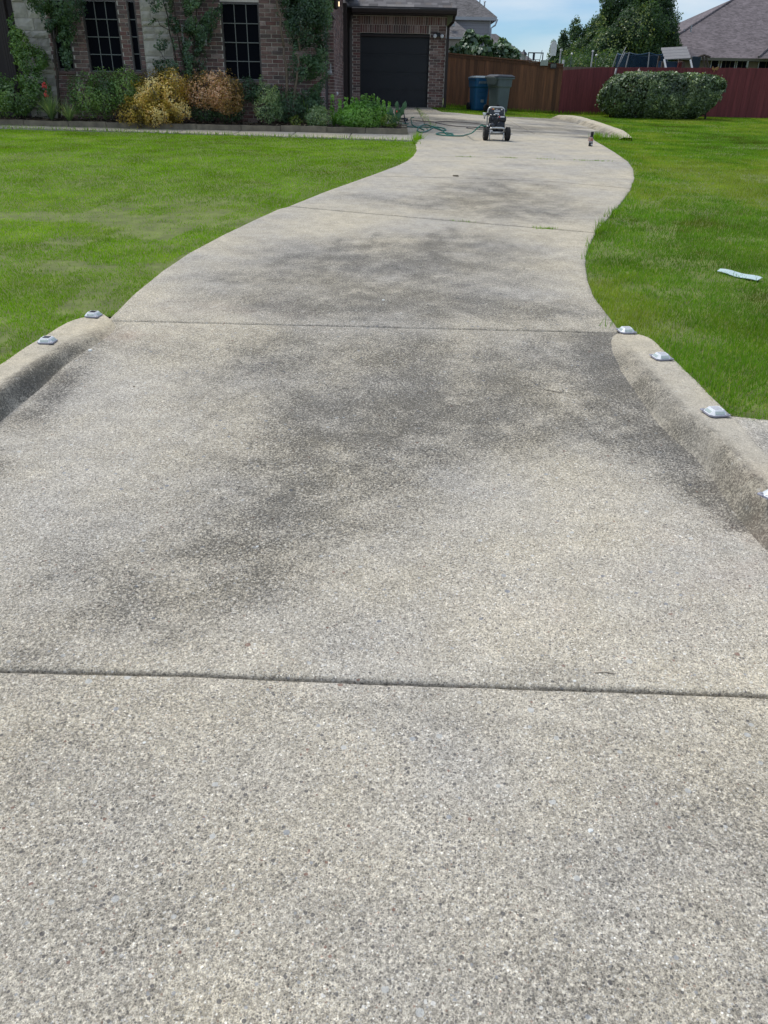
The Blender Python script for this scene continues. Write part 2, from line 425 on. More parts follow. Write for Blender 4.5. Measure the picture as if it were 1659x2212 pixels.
def blobs(B, x, y):
    wx = (fbm(x, y, 1.3) - .5) * .45; wy = (fbm(y + 9, x - 5, 1.3) - .5) * .45
    s = np.zeros_like(x)
    for cx, cy, rx, ry, a in B:
        k = np.clip(min(rx, ry) * 2, .1, 1)
        s = 1 - (1 - s) * (1 - a * np.exp(-(((x + wx * k - cx) / (rx * 1.2)) ** 2 + ((y + wy * k - cy) / (ry * 1.2)) ** 2)))
    return s
def stain_at(x, y):
    s = blobs(STAINS, x, y)
    for x0, y0, x1, y1, w, a in STREAKS:
        dx, dy = x1 - x0, y1 - y0; L2 = dx * dx + dy * dy
        t = np.clip(((x - x0) * dx + (y - y0) * dy) / L2, 0, 1)
        d = np.hypot(x - x0 - t * dx, y - y0 - t * dy)
        s = 1 - (1 - s) * (1 - a * np.exp(-(d / w) ** 2) * (.4 + .6 * np.sin(np.pi * t)))
    s = np.maximum(s, np.clip((fbm(x + 7, y, .8) * .5 + .02) * (np.asarray(y) < 1.84), 0, 1))
    court = np.clip((fbm(x * .45, y, 1.1, 4) - .40) * 5, 0, 1) * np.clip((y - 18.5) / 1.5, 0, 1) * .75
    s = np.maximum(s, court)
    s = np.maximum(s, .16 * fbm(x, y, .5) + (.10 if np.ndim(x) else 0) * (np.asarray(y) > 5.25))
    return np.clip(s, 0, 1)

def slab(parent, A, B, mat='concrete', step=.06, na=None, nb=None, name='slab', thick=.12, dz=0.0, level=g_arr, extra=None, round_=.006):
    """concrete slab lofted between polylines A and B (top follows the ground), arris rounded all round"""
    LA = max(np.sum(np.hypot(*np.diff(np.asarray(A), axis=0).T)), np.sum(np.hypot(*np.diff(np.asarray(B), axis=0).T)))
    LB = max(np.hypot(A[0][0] - B[0][0], A[0][1] - B[0][1]), np.hypot(A[-1][0] - B[-1][0], A[-1][1] - B[-1][1]))
    na = na or max(3, int(LA / step)); nb = nb or max(3, int(LB / step))
    PA, PB = resample(A, na), resample(B, na)
    ea = .012 / LB
    vv = np.r_[0, ea, np.linspace(0, 1, nb)[1:-1], 1 - ea, 1]
    X = PA[None, :, 0] * (1 - vv[:, None]) + PB[None, :, 0] * vv[:, None]
    Y = PA[None, :, 1] * (1 - vv[:, None]) + PB[None, :, 1] * vv[:, None]
    # pull extra columns next to the ends for the rounded arris
    def addcol(Z, i0, i1, f): return Z[:, i0] + (Z[:, i1] - Z[:, i0]) * f
    fe = .012 / max(LA / na, .013)
    X = np.column_stack([X[:, 0], addcol(X, 0, 1, fe), X[:, 1:-1], addcol(X, -1, -2, fe), X[:, -1]])
    Y = np.column_stack([Y[:, 0], addcol(Y, 0, 1, fe), Y[:, 1:-1], addcol(Y, -1, -2, fe), Y[:, -1]])
    wob = (fbm(X, Y, 9, 3) - .5) * .004
    Z = level(X, Y) + dz + wob
    edge = np.zeros(X.shape, bool); edge[0] = edge[-1] = True; edge[:, 0] = edge[:, -1] = True
    Z[edge] -= round_ + (vnoise(X, Y, 30)[edge]) * .004
    R, C = X.shape
    V = np.stack([X, Y, Z], -1).reshape(-1, 3)
    idx = np.arange(R * C).reshape(R, C)
    F = np.stack([idx[:-1, :-1], idx[:-1, 1:], idx[1:, 1:], idx[1:, :-1]], -1).reshape(-1, 4)
    ring = np.r_[idx[0, :], idx[1:, -1], idx[-1, -2::-1], idx[-2:0:-1, 0]]
    V2 = V[ring].copy(); V2[:, 2] -= thick
    b = len(V); r2 = b + np.arange(len(ring))
    F2 = np.stack([ring, r2, np.roll(r2, -1), np.roll(ring, -1)], -1)
    # orientation
    n = np.cross(V[F[0, 1]] - V[F[0, 0]], V[F[0, 2]] - V[F[0, 0]])
    if n[2] < 0: F = F[:, ::-1]; F2 = F2[:, ::-1]
    V = np.vstack([V, V2]); F = np.vstack([F, F2])
    x, y = V[:, 0], V[:, 1]
    s = stain_at(x, y)
    if extra is not None: s = np.clip(s + extra(x, y), 0, 1)
    # grime sits in the joints
    dirt = np.zeros(len(V)); dirt[ring] = .3; dirt[b:] = .6
    s = np.maximum(s, dirt)
    me = np_mesh(name, V, F, mat, dict(stain=s, agg=np.clip(1 - (y - 5.2) * .13, .38, 1), rust=blobs(RUST, x, y), wet=np.clip(blobs(WET, x, y) * 2.4 * (fbm(x, y, 1.6) - .30), 0, 1)), smooth=True)
    return obj(name, me, parent)

J0 = [(-2.9, 1.93), (-1.196, 1.872), (-.614, 1.870), (.01, 1.852), (.615, 1.839), (1.198, 1.827), (2.9, 1.77)]
J1y = lambda x: 5.238 - .012 * x
J2 = [(-1.22, 9.93), (.307, 9.40), (1.434, 9.06), (2.215, 8.73)]
BL = [(-1.935, 5.26), (-1.935, 5.592), (-1.945, 5.986), (-1.919, 6.672), (-1.857, 7.336), (-1.703, 8.205), (-1.479, 9.222), (-1.336, 9.747), (-1.227, 9.93)]
CL = [(-1.222, 9.965), (-.879, 10.96), (-.49, 11.95), (-.171, 12.769), (.115, 13.534), (.274, 14.137), (.385, 14.875)]
DL = [(.387, 14.899), (.475, 15.868), (.488, 17.068), (.46, 18.29)]
BR = [(1.60, 5.225), (1.607, 5.688), (1.616, 6.133), (1.681, 6.648), (1.79, 7.247), (1.91, 7.74), (2.079, 8.3), (2.215, 8.715)]
CR = [(2.22, 8.762), (2.52, 9.511), (2.952, 10.583), (3.375, 11.694), (3.728, 12.798), (3.984, 13.835), (4.20, 14.965)]
DR = [(4.205, 14.99), (4.401, 16.654), (4.547, 18.223), (4.60, 18.97)]
PEN = [(4.605, 19.0), (4.65, 19.6), (4.779, 20.21), (4.937, 20.5)]

driveway = struct(empty('driveway'), 'long exposed aggregate concrete driveway curving up to the garage')
gap = .0055
# street apron slab under the photographer
slab(driveway, [(-6, -3.0), (6, -3.0)], [(x, y - gap) for x, y in J0], step=.05, na=150, nb=90)
# gutter grime of the approach slab
def gutter(x, y):
    n = fbm(x, y, 3.5, 4)
    gl_ = np.exp(-((x + 1.86) / .11) ** 2) * np.clip(n * 2.2 - .45, 0, 1) * .7
    gr_ = np.exp(-((x - np.interp(y, [2.3, 3.0, 3.5, 3.8, 5.2], [1.48, 1.50, 1.48, 1.42, 1.44])) / .12) ** 2) * np.clip(n * 2.2 - .3, 0, 1) * .95 * (y > 2.8)
    return gl_ + gr_
slab(driveway, [(x, y + gap) for x, y in J0[0:]], [(-1.98, J1y(-1.98) - gap), (1.62, J1y(1.62) - gap)], step=.035, extra=gutter)
_b = [(x, y) for x, y in BL]; _r = [(x, y) for x, y in BR]
_b[0] = (-1.935, J1y(-1.935) + gap + .004); _r[0] = (1.60, J1y(1.6) + gap + .004)
slab(driveway, _b, _r, step=.05)
slab(driveway, CL, CR, step=.07)
slab(driveway, DL, DR, step=.08)
slab(driveway, [(.46, 18.32), (.44, 18.6), (.40, 19.2), (.33, 20.66)], [(4.605, 19.0)] + PEN[1:], step=.1)
# parking court in front of the garage
P = 20.70
slab(driveway, [(-1.66, P), (.86, P)], [(-1.66, 30.95), (.86, 30.98)], step=.12)
slab(driveway, [(.88, P), (3.45, P - .02)], [(.88, 30.98), (1.33, 30.75), (1.62, 28.25), (2.6, 27.65), (3.45, 27.55)], step=.12)
slab(driveway, [(3.47, P - .02), (5.0, 20.52), (5.55, 20.35)], [(3.47, 27.55), (4.6, 28.2), (5.75, 28.75)], step=.12)

# saw-cut groove half way along the third slab: thin sunk line
JC = [(-.40, 12.36), (.967, 12.36), (2.411, 12.19), (3.44, 11.78)]
mb = MB()
pj = resample(JC, 40)
vs = []; fs = []
for x, y in pj:
    for k in (-.006, .006): vs.append((x, y + k, g(x, y) + .004))
for i in range(39): fs.append((2 * i, 2 * i + 2, 2 * i + 3, 2 * i + 1))
mb.add(vs, fs); mb.build('control_joint', 'soil', driveway)

# base ground: one sheet to the horizon, lying under everything
gx = np.r_[-1500, -400, -120, -50, np.arange(-24, 24.1, .8), 50, 120, 400, 1500]
gy = np.r_[-1500, -300, -60, -20, np.arange(-6, 60.1, .8), 90, 150, 400, 1500]
GX, GY = np.meshgrid(gx, gy)
GZ = np.minimum(g_arr(GX, GY), gl_arr(GX, GY)) - .14
idx = np.arange(GX.size).reshape(GX.shape)
GF = np.stack([idx[:-1, :-1], idx[:-1, 1:], idx[1:, 1:], idx[1:, :-1]], -1).reshape(-1, 4)
struct(obj('ground', np_mesh('ground', np.stack([GX, GY, GZ], -1).reshape(-1, 3), GF, 'soil')), 'bare brown earth under lawn and paving')

# ------------------------------------------------------------------ kerbs
def kerb(pairs, name, label, grime_shade=.36, height=None, rot_end=False, level=gl_arr, face=.27, glevel=g_arr, n=None, extra_h=None):
    """rolled kerb lofted between a gutter line and a back line"""
    Gp = np.array([p[0] for p in pairs], float); Bp = np.array([p[1] for p in pairs], float)
    hs = np.array(height if height else [1.0] * len(pairs), float)
    d = np.r_[0, np.cumsum(np.hypot(*np.diff((Gp + Bp) / 2, axis=0).T))]
    n = n or int(d[-1] / .04); t = np.linspace(0, d[-1], n)
    sm = lambda a: np.interp(t, d, a)
    G2 = np.stack([sm(Gp[:, 0]), sm(Gp[:, 1])], 1); B2 = np.stack([sm(Bp[:, 0]), sm(Bp[:, 1])], 1); H2 = sm(hs)
    k = 7; ker = np.ones(k) / k
    for A_ in (G2, B2):
        for c in (0, 1):
            pad = np.r_[[A_[0, c]] * 3, A_[:, c], [A_[-1, c]] * 3]; A_[:, c] = np.convolve(pad, ker, 'valid')
    u = np.array([0, .03, .08, .14, .2, .26, .31, .36, .41, .46, .52, .6, .7, .8, .9, .96, .985, 1.0, 1.0])
    uu = np.clip(u / face, 0, 1)
    S = uu * uu * (3 - 2 * uu)
    S = S ** .9
    S[-3:-1] -= .02
    X = G2[:, 0:1] * (1 - u) + B2[:, 0:1] * u; Y = G2[:, 1:2] * (1 - u) + B2[:, 1:2] * u
    zg = glevel(G2[:, 0], G2[:, 1])[:, None] - .004
    zt = level(B2[:, 0], B2[:, 1])[:, None]
    if extra_h is not None: zt = zt + extra_h
    Z = zg + (zt - zg) * S[None, :] * H2[:, None] + (fbm(X, Y, 6, 3) - .5) * .008
    Z[:, -2] -= .006; Z[:, -1] -= .16
    R, C = X.shape
    V = np.stack([X, Y, Z], -1).reshape(-1, 3); idx = np.arange(R * C).reshape(R, C)
    F = np.stack([idx[:-1, :-1], idx[:-1, 1:], idx[1:, 1:], idx[1:, :-1]], -1).reshape(-1, 4)
    nn = np.cross(V[F[0, 1]] - V[F[0, 0]], V[F[0, 2]] - V[F[0, 0]])
    flip = nn[2] < 0
    if flip: F = F[:, ::-1]
    U = np.tile(u, (R, 1)); fb = fbm(X, Y, 3.2, 4); fb2 = fbm(X, Y, 14, 3)
    # grime along the gutter; the face mixes grime with painted-in shade
    hgt = np.clip((zt - zg) / .1, 0, 1)
    fs_ = grime_shade / (1 + np.exp((U - .40) / .035)) + np.exp(-((U - .06) / .13) ** 2) * np.clip(fb * 2.2 - .5, 0, 1) * .75 + np.exp(-((U - .30) / .10) ** 2) * np.clip(fb2 * 2 - .8, 0, 1) * .5
    s = np.clip(fs_, 0, 1) * np.clip(hgt + .1, 0, 1)
    me = np_mesh(name, V, F, 'kerb', dict(stain=s.ravel(), agg=np.full(V.shape[0], .55), rust=blobs(RUST, V[:, 0], V[:, 1]), wet=np.zeros(len(V))), smooth=True)
    return struct(obj(name, me), label)

KL = [((-2.9, 1.3), (-3.5, 1.7)), ((-2.25, 2.2), (-2.65, 2.4)), ((-2.05, 3.0), (-2.32, 3.1)), ((-2.01, 3.66), (-2.255, 3.65)), ((-1.96, 4.15), (-2.238, 4.2)),
      ((-1.93, 4.5), (-2.224, 4.608)), ((-1.885, 4.68), (-2.203, 4.88)), ((-1.81, 4.92), (-2.187, 5.10)), ((-1.785, 5.06), (-2.172, 5.27)),
      ((-1.80, 5.17), (-2.10, 5.37)), ((-1.84, 5.235), (-1.98, 5.395)), ((-1.925, 5.25), (-1.94, 5.405))]
kerb(KL, 'left_kerb', 'rolled concrete kerb beside the left lawn', grime_shade=.62, height=[.3, .85, 1, 1, 1, 1, 1, 1, 1, 1, 1, 1])
KR = [((1.55, 5.19), (1.62, 5.235)), ((1.50, 5.15), (1.70, 5.20)), ((1.455, 5.02), (1.757, 5.13)), ((1.428, 4.82), (1.768, 4.88)), ((1.432, 4.42), (1.773, 4.45)),
      ((1.437, 4.08), (1.772, 4.10)), ((1.447, 3.84), (1.766, 3.85)), ((1.475, 3.70), (1.775, 3.70)), ((1.525, 3.56), (1.765, 3.55)), ((1.538, 3.38), (1.75, 3.35)),
      ((1.534, 3.2), (1.75, 3.18)), ((1.523, 3.02), (1.77, 3.03)), ((1.515, 2.8), (1.84, 2.86)), ((1.56, 2.5), (2.0, 2.7)), ((1.8, 2.15), (2.4, 2.55)), ((2.3, 1.85), (3.0, 2.45))]
kerb(KR, 'right_kerb', 'rolled concrete kerb with four solar markers beside the right lawn', height=[1, 1, 1, 1, 1, 1, 1, 1, 1, 1, 1, .97, .95, .7, .4, .2])
K2 = [((5.30, 20.12), (5.62, 20.0)), ((5.33, 20.5), (5.72, 20.6)), ((5.45, 22.0), (5.90, 21.9)), ((5.55, 25.3), (6.05, 25.3)), ((5.52, 27.5), (6.08, 27.7)), ((5.35, 28.0), (6.0, 28.25)), ((5.15, 28.4), (5.80, 28.55))]
kerb(K2, 'court_kerb', 'raised concrete kerb round the far side of the parking court', height=[.45, .62, .8, .9, 1, 1, .9], extra_h=.13, face=.5, level=g_arr)

# pavement strip on the street side of the right kerb
sw = struct(empty('pavement'), 'strip of grey pavement outside the right kerb')
slab(sw, [(1.74, 2.95), (1.745, 3.28), (1.762, 3.49), (1.770, 3.735)], [(5.5, 1.8), (5.5, 2.1), (5.5, 2.4), (5.5, 2.83)], mat='walk', dz=-.012, level=gl_arr, step=.08, extra=lambda x, y: .35 * np.exp(-((x - 1.85) / .12) ** 2) * (y < 3.55))

# ------------------------------------------------------------------ lawns
M['lawn_base'] = simple('lawn_base', (.12, .15, .04), .95, .35, 5, .6)
LEFT_EDGE = [(-3.4, 1.75), (-2.62, 2.42), (-2.295, 3.1), (-2.237, 3.65), (-2.22, 4.2), (-2.21, 4.608), (-2.19, 4.88), (-2.17, 5.10), (-2.15, 5.25), (-2.09, 5.35), (-1.93, 5.37)] + \
            [(x + .008, y) for x, y in BL[1:]] + [(x + .008, y) for x, y in CL] + [(x + .008, y) for x, y in DL[1:3]] + [(.46, 17.75)]
def walk_front(x): return 17.90 - .128 * x * .98
RIGHT_EDGE = [(5.5, 2.80), (1.772, 3.72), (1.755, 3.80), (1.759, 4.10), (1.76, 4.45), (1.755, 4.88), (1.744, 5.12), (1.69, 5.19), (1.60, 5.23)] + [(x - .008, y) for x, y in BR[1:]] + \
             [(x - .008, y) for x, y in CR] + [(x - .008, y) for x, y in DR[1:]] + PEN[1:]
RIGHT2 = [(4.95, 20.5), (5.62, 19.98), (5.73, 20.6), (5.91, 21.9), (6.06, 25.3), (6.09, 27.7), (6.01, 28.27), (5.81, 28.57), (4.6, 28.22), (3.45, 27.57), (2.6, 27.67), (1.66, 28.28), (1.36, 30.75), (1.9, 31.0)]

def lawn_sheet(edge, xf, name, ncol=26, dz=-.014, step=.12):
    E = resample(edge, max(4, int(np.sum(np.hypot(*np.diff(np.asarray(edge), axis=0).T)) / step)))
    w = np.linspace(0, 1, ncol) ** 1.8
    X = E[:, 0:1] * (1 - w) + xf(E) [:, 0:1] * w
    Y = E[:, 1:2] * (1 - w) + xf(E) [:, 1:2] * w
    Z = gl_arr(X, Y) + dz + (fbm(X, Y, 1.2) - .5) * .05 * np.clip(w[None, :] * 6, 0, 1)
    R, C = X.shape; V = np.stack([X, Y, Z], -1).reshape(-1, 3); idx = np.arange(R * C).reshape(R, C)
    F = np.stack([idx[:-1, :-1], idx[:-1, 1:], idx[1:, 1:], idx[1:, :-1]], -1).reshape(-1, 4)
    n = np.cross(V[F[C, 1]] - V[F[C, 0]], V[F[C, 2]] - V[F[C, 0]])
    if n[2] < 0: F = F[:, ::-1]
    return V, F, name

def far_left(E):
    fx = np.full(len(E), -22.0); fy = np.interp(E[:, 1], [1.7, 17.8], [1.7, 20.7]); return np.stack([fx, fy], 1)
V, F, nm = lawn_sheet(LEFT_EDGE, far_left, 'left_lawn')
LAWN_L = (V, F)
struct(obj('lawn', np_mesh('lawn', V, F, 'lawn_base', smooth=True)), 'left lawn between driveway and front walk')
def far_right(E):
    fx = np.full(len(E), 26.0); fy = np.interp(E[:, 1], [2.6, 5, 20.6], [1.0, 5.0, 20.6]); return np.stack([fx, fy], 1)
V, F, nm = lawn_sheet(RIGHT_EDGE, far_right, 'right_lawn')
LAWN_R = (V, F)
struct(obj('lawn', np_mesh('lawn', V, F, 'lawn_base', smooth=True)), 'right lawn beside the curved driveway')
# remaining part behind: from y 20.5 to the fence
def quad_area(poly_a, poly_b, nu, nv, dz=-.012):
    A, B = resample(poly_a, nu), resample(poly_b, nu); v = np.linspace(0, 1, nv)
    X = A[None, :, 0] * (1 - v[:, None]) + B[None, :, 0] * v[:, None]; Y = A[None, :, 1] * (1 - v[:, None]) + B[None, :, 1] * v[:, None]
    Z = gl_arr(X, Y) + dz
    R, C = X.shape; V = np.stack([X, Y, Z], -1).reshape(-1, 3); idx = np.arange(R * C).reshape(R, C)
    F = np.stack([idx[:-1, :-1], idx[:-1, 1:], idx[1:, 1:], idx[1:, :-1]], -1).reshape(-1, 4)
    n = np.cross(V[F[0, 1]] - V[F[0, 0]], V[F[0, 2]] - V[F[0, 0]])
    if n[2] < 0: F = F[:, ::-1]
    return V, F
LAWN_R2 = quad_area([(4.95, 20.5), (5.62, 19.98), (5.73, 20.6), (5.91, 21.9), (6.06, 25.3), (6.09, 27.7), (6.01, 28.27), (5.90, 28.5)],
                    [(26, 20.6), (26, 21), (26, 22), (26, 24), (26, 27), (26, 29.5), (26, 32.3)], 50, 30)
LAWN_R3 = quad_area([(1.36, 30.75), (1.66, 28.28), (2.6, 27.67), (3.45, 27.57), (4.6, 28.22), (5.90, 28.5)], [(1.9, 32.3), (2.4, 32.3), (3.4, 32.3), (4.2, 32.3), (5, 32.3), (26, 32.3)], 50, 14)
for V, F in (LAWN_R2, LAWN_R3):
    struct(obj('lawn', np_mesh('lawn', V, F, 'lawn_base', smooth=True)), 'grass between the parking court and the fence')
V, F = quad_area([(-30, 32.3), (40, 32.3)], [(-30, 70), (40, 70)], 60, 30)
struct(obj('back_yard', np_mesh('back_yard', V, F, 'lawn_base', smooth=True)), 'back gardens behind the fences')

GST = [(0, (.19, .22, .030)), (.25, (.155, .30, .014)), (.6, (.205, .375, .024)), (.88, (.29, .45, .04)), (1, (.45, .40, .20))]
M['grass'] = leafmat('grass_blade', GST, .45, .0)
GST2 = [(0, (.13, .17, .03)), (.25, (.13, .275, .03)), (.6, (.165, .315, .03)), (.88, (.27, .37, .04)), (1, (.42, .37, .17))]
M['grass_wild'] = leafmat('grass_blade_wild', GST2, .45, .0)

def sample_mesh(V, F, dens_fn):
    a, b, c, d = V[F[:, 0]], V[F[:, 1]], V[F[:, 2]], V[F[:, 3]]
    area = .5 * np.linalg.norm(np.cross(b - a, c - a), axis=1) + .5 * np.linalg.norm(np.cross(c - a, d - a), axis=1)
    cen = (a + b + c + d) / 4
    n = rng.poisson(area * dens_fn(cen[:, 0], cen[:, 1]))
    fi = np.repeat(np.arange(len(F)), n)
    u = rng.random(len(fi))[:, None]; v = rng.random(len(fi))[:, None]
    return (a[fi] * (1 - u) + b[fi] * u) * (1 - v) + (d[fi] * (1 - u) + c[fi] * u) * v

def blades(P, h, w, lean, rnd):
    n = len(P); az = rng.random(n) * 6.283; la = rng.random(n) * 6.283
    L = np.abs(rng.normal(0, 1, n)) * lean
    tip = P + np.stack([np.cos(la) * L * h, np.sin(la) * L * h, h / np.sqrt(1 + L * L)], 1)
    sx = np.stack([np.cos(az) * w / 2, np.sin(az) * w / 2, np.zeros(n)], 1)
    V = np.stack([P - sx, P + sx, tip], 1).reshape(-1, 3)
    F = np.arange(3 * n).reshape(-1, 3)
    return V, F, np.repeat(rnd, 3)

def visible(x, y):
    return (np.abs(x - .02 * y) < .47 * y + 1.2)
def make_grass(areas, name, label, mat, dens0, h0, wild):
    Vs, Fs, Rs = [], [], []; off = 0
    for V, F in areas:
        def dens(x, y):
            y_ = np.clip(y, 4, 40)
            d = dens0 * (6 / np.maximum(y_, 5.5)) ** 1.25
            bare = fbm(x, y, .9, 3)
            bare2 = fbm(x + 3, y - 8, 2.3, 3)
            thin = np.clip((bare * .6 + bare2 * .5 - .47) * 8, .08, 1) if not wild else np.clip((bare2 - .24) * 6, .45, 1)
            if not wild: thin = np.where(y > 9.5, np.clip(thin + .5 * (y - 9.5), 0, 1), thin)
            return d * thin * visible(x, y)
        P = sample_mesh(V, F, dens)
        x, y = P[:, 0], P[:, 1]
        far = np.clip(y / 6.0, 1, 6)
        tint = fbm(x, y, .55, 4)
        h = h0 * (.55 + .75 * rng.random(len(P))) * (.75 + .6 * fbm(x, y, 1.7, 2))
        if wild: h *= np.where(rng.random(len(P)) < .02, 1.9, 1)
        w = (.0048 + .003 * rng.random(len(P))) * far ** .72
        r = np.clip(.52 + (tint - .5) * (1.9 if wild else 1.1) + (fbm(x, y, 3.1, 2) - .5) * .6 + rng.normal(0, .14, len(P)), 0, .9)
        dry = rng.random(len(P)) < (.045 + .16 * np.clip(.5 - tint, 0, 1) * 2 if not wild else .05)
        dry &= (y < 12) | (rng.random(len(P)) < .3)
        r = np.where(dry, .95 + .05 * rng.random(len(P)), r)
        P[:, 2] -= .006
        v, f, rr = blades(P, h, w, .55, r)
        Vs.append(v); Fs.append(f + off); Rs.append(rr); off += len(v)
    o = obj(name, np_mesh(name, np.vstack(Vs), np.vstack(Fs), mat, dict(rnd=np.concatenate(Rs))))
    tag(o, label, 'grass'); stuff(o); return o
make_grass([LAWN_L], 'lawn_grass', 'short bright green mown grass of the left lawn', 'grass', 9200, .026, False)
make_grass([LAWN_R, LAWN_R2, LAWN_R3], 'lawn_grass', 'longer mixed green grass of the right lawn up to the fence', 'grass_wild', 8400, .036, True)

# ------------------------------------------------------------------ front walk and flower bed edging
walk = struct(empty('front_walk'), 'pale concrete front walk between lawn and flower bed')
def bed_front(x): return 19.12 - .036 * x
xs = [.445, -.9, -2.15, -3.4, -4.65, -5.9, -7.15, -8.4, -9.65, -10.9, -12.2]
for a, b in zip(xs, xs[1:]):
    x1, x0 = a - .008, b + .008
    slab(walk, [(x0, walk_front(x0)), (x1, walk_front(x1))], [(x0, bed_front(x0) + .1), (x1, bed_front(x1) + .1)], mat='walk', step=.12, dz=.015)
M['edging'] = simple('bed_edging_stone', (.19, .165, .12), .85, .35, 5, .5, obj=.12)
edg = tag(empty('bed_edging'), 'low pale edging blocks holding the flower bed soil beside the walk', 'edging')
bx = .36
while bx > -12:
    L = random.uniform(.85, 1.15); x1, x0 = bx - .006, bx - L + .006
    mb = MB(); z0 = g(x0, 19.2) - .05; h = .135 + random.uniform(-.008, .008); tw = random.uniform(-.008, .008)
    nseg = 5
    for i in range(nseg):
        xa = x0 + (x1 - x0) * i / nseg; xb = x0 + (x1 - x0) * (i + 1) / nseg
        ja = random.uniform(-.004, .004)
        ya, yb = bed_front(xa) + tw, bed_front(xb) + tw
        zt = g(xa, 19.2) + h + ja
        mb.hexa([(xa, ya, z0), (xb, yb, z0), (xb, yb + .12, z0), (xa, ya + .12, z0)], [(xa, ya, zt), (xb, yb, zt), (xb, yb + .12, zt), (xa, ya + .12, zt)])
    mb.build('edging_block', 'edging', edg)
    bx -= L
for k in range(2):
    y0 = 19.24 + k * .7; zb = g(.3, y0)
    MB().hexa([(.23, y0, zb - .05), (.35, y0, zb - .05), (.31 - .04 * k, y0 + .68, zb - .05), (.19 - .04 * k, y0 + .68, zb - .05)],
              [(.23, y0, zb + .16), (.35, y0, zb + .16), (.31 - .04 * k, y0 + .68, zb + .16), (.19 - .04 * k, y0 + .68, zb + .16)]).build('edging_block', 'edging', edg)
V, F = quad_area([(.25, 19.25), (-12.2, 19.68)], [(.15, 20.64), (-12.2, 20.75)], 90, 12, dz=.10)
V[:, 2] += (fbm(V[:, 0], V[:, 1], 3, 4) - .5) * .10
struct(obj('flower_bed', np_mesh('flower_bed', V, F, 'mulch', smooth=True)), 'dark mulched flower bed along the house')
# loose bark and leaf litter
def litter(n, x0, x1, y0, y1, s, zoff, name, label, mat, col_r=(0, 1)):
    P = np.stack([rng.uniform(x0, x1, n), rng.uniform(y0, y1, n), np.zeros(n)], 1); P[:, 2] = g_arr(P[:, 0], P[:, 1]) + zoff
    az = rng.random(n) * 6.28; tl = rng.normal(0, .25, n); a = s * (.5 + rng.random(n)); b = a * .45
    u = np.stack([np.cos(az), np.sin(az), tl], 1) * a[:, None]; v = np.stack([-np.sin(az), np.cos(az), tl * .5], 1) * b[:, None]
    V = np.stack([P - u, P - v, P + u, P + v], 1).reshape(-1, 3); F = np.arange(4 * n).reshape(-1, 4)
    o = obj(name, np_mesh(name, V, F, mat, dict(rnd=np.repeat(rng.uniform(*col_r, n), 4)))); tag(o, label, 'litter'); return stuff(o)
M['litter'] = leafmat('litter', [(0, (.05, .035, .025)), (.6, (.13, .10, .07)), (1, (.28, .23, .17))], .1, .02)
litter(2600, -9.5, .2, 19.35, 20.55, .035, .145, 'bark_litter', 'bark chips and dead leaves lying on the flower bed', 'litter')
# ------------------------------------------------------------------ brick house
BR_COL = [(.225, .140, .122), (.170, .112, .102), (.27, .185, .162), (.145, .108, .100), (.34, .25, .225), (.20, .105, .095)]
for i, c in enumerate(BR_COL):
    M['brick%d' % i] = simple('brick_clay_%d' % i, c, .88, .28, 14, .5, obj=.14)
BR_LIST = ['brick%d' % i for i in range(6)]
M['mortar'] = simple('mortar', (.68, .63, .56), .95, .12, 20, .4)
M['stone_wall'] = simple('limestone', (.50, .465, .40), .9, .22, 5, .7, obj=.16)
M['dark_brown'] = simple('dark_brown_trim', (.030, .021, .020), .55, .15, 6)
M['door_dark'] = simple('garage_door_paint', (.009, .0125, .019), .42, .12, 4, .15, stretch=(6, 6, .6))
M['screen'] = simple('solar_screen', (.006, .007, .011), .9, .1, 40, spec=.08)
M['muntin'] = simple('muntin_metal', (.20, .21, .20), .5, .08, 10)
M['winframe'] = simple('window_frame_brown', (.10, .085, .08), .5, .1, 10)
for i, c in enumerate([(.155, .15, .158), (.115, .112, .12), (.20, .192, .196), (.09, .088, .094), (.135, .122, .12)]):
    M['shingle%d' % i] = simple('shingle_tone_%d' % i, c, .95, .22, 60, .6, obj=.08)
M['roof_far'] = None

house = tag(empty('brick_house', (0, 0, 0)), 'dark red brick house with pale stone panels and a black garage door', 'house')
wall = MB()
YF = 20.6; COURSE = .0822; BL_ = .254; MW = .010
ZB = .62; ZT = 4.75; ZS = 4.35

BRICKS = {}     # length key, colour -> mesh
def brick_mesh(L, H, D, ci, kind='s'):
    key = (round(L, 3), round(H, 3), round(D, 3), ci)
    if key not in BRICKS:
        mb = MB(); mb.bbox((0, 0, 0), (L, D, H), .004)
        BRICKS[key] = mb
        BRICKS[(key, 'me')] = mb.mesh('brick', 'brick%d' % ci)
    return key
brick_jobs = []   # (priority, L, H, D, ci, loc, rz)
def add_brick(pr, L, H, c, rz=0, D=.09):
    L = round(L * 100) / 100
    if L < .035: return
    brick_jobs.append((pr, L, H, D, random.choices(range(6), [5, 4, 3, 4, 1.2, 2])[0], c, rz))

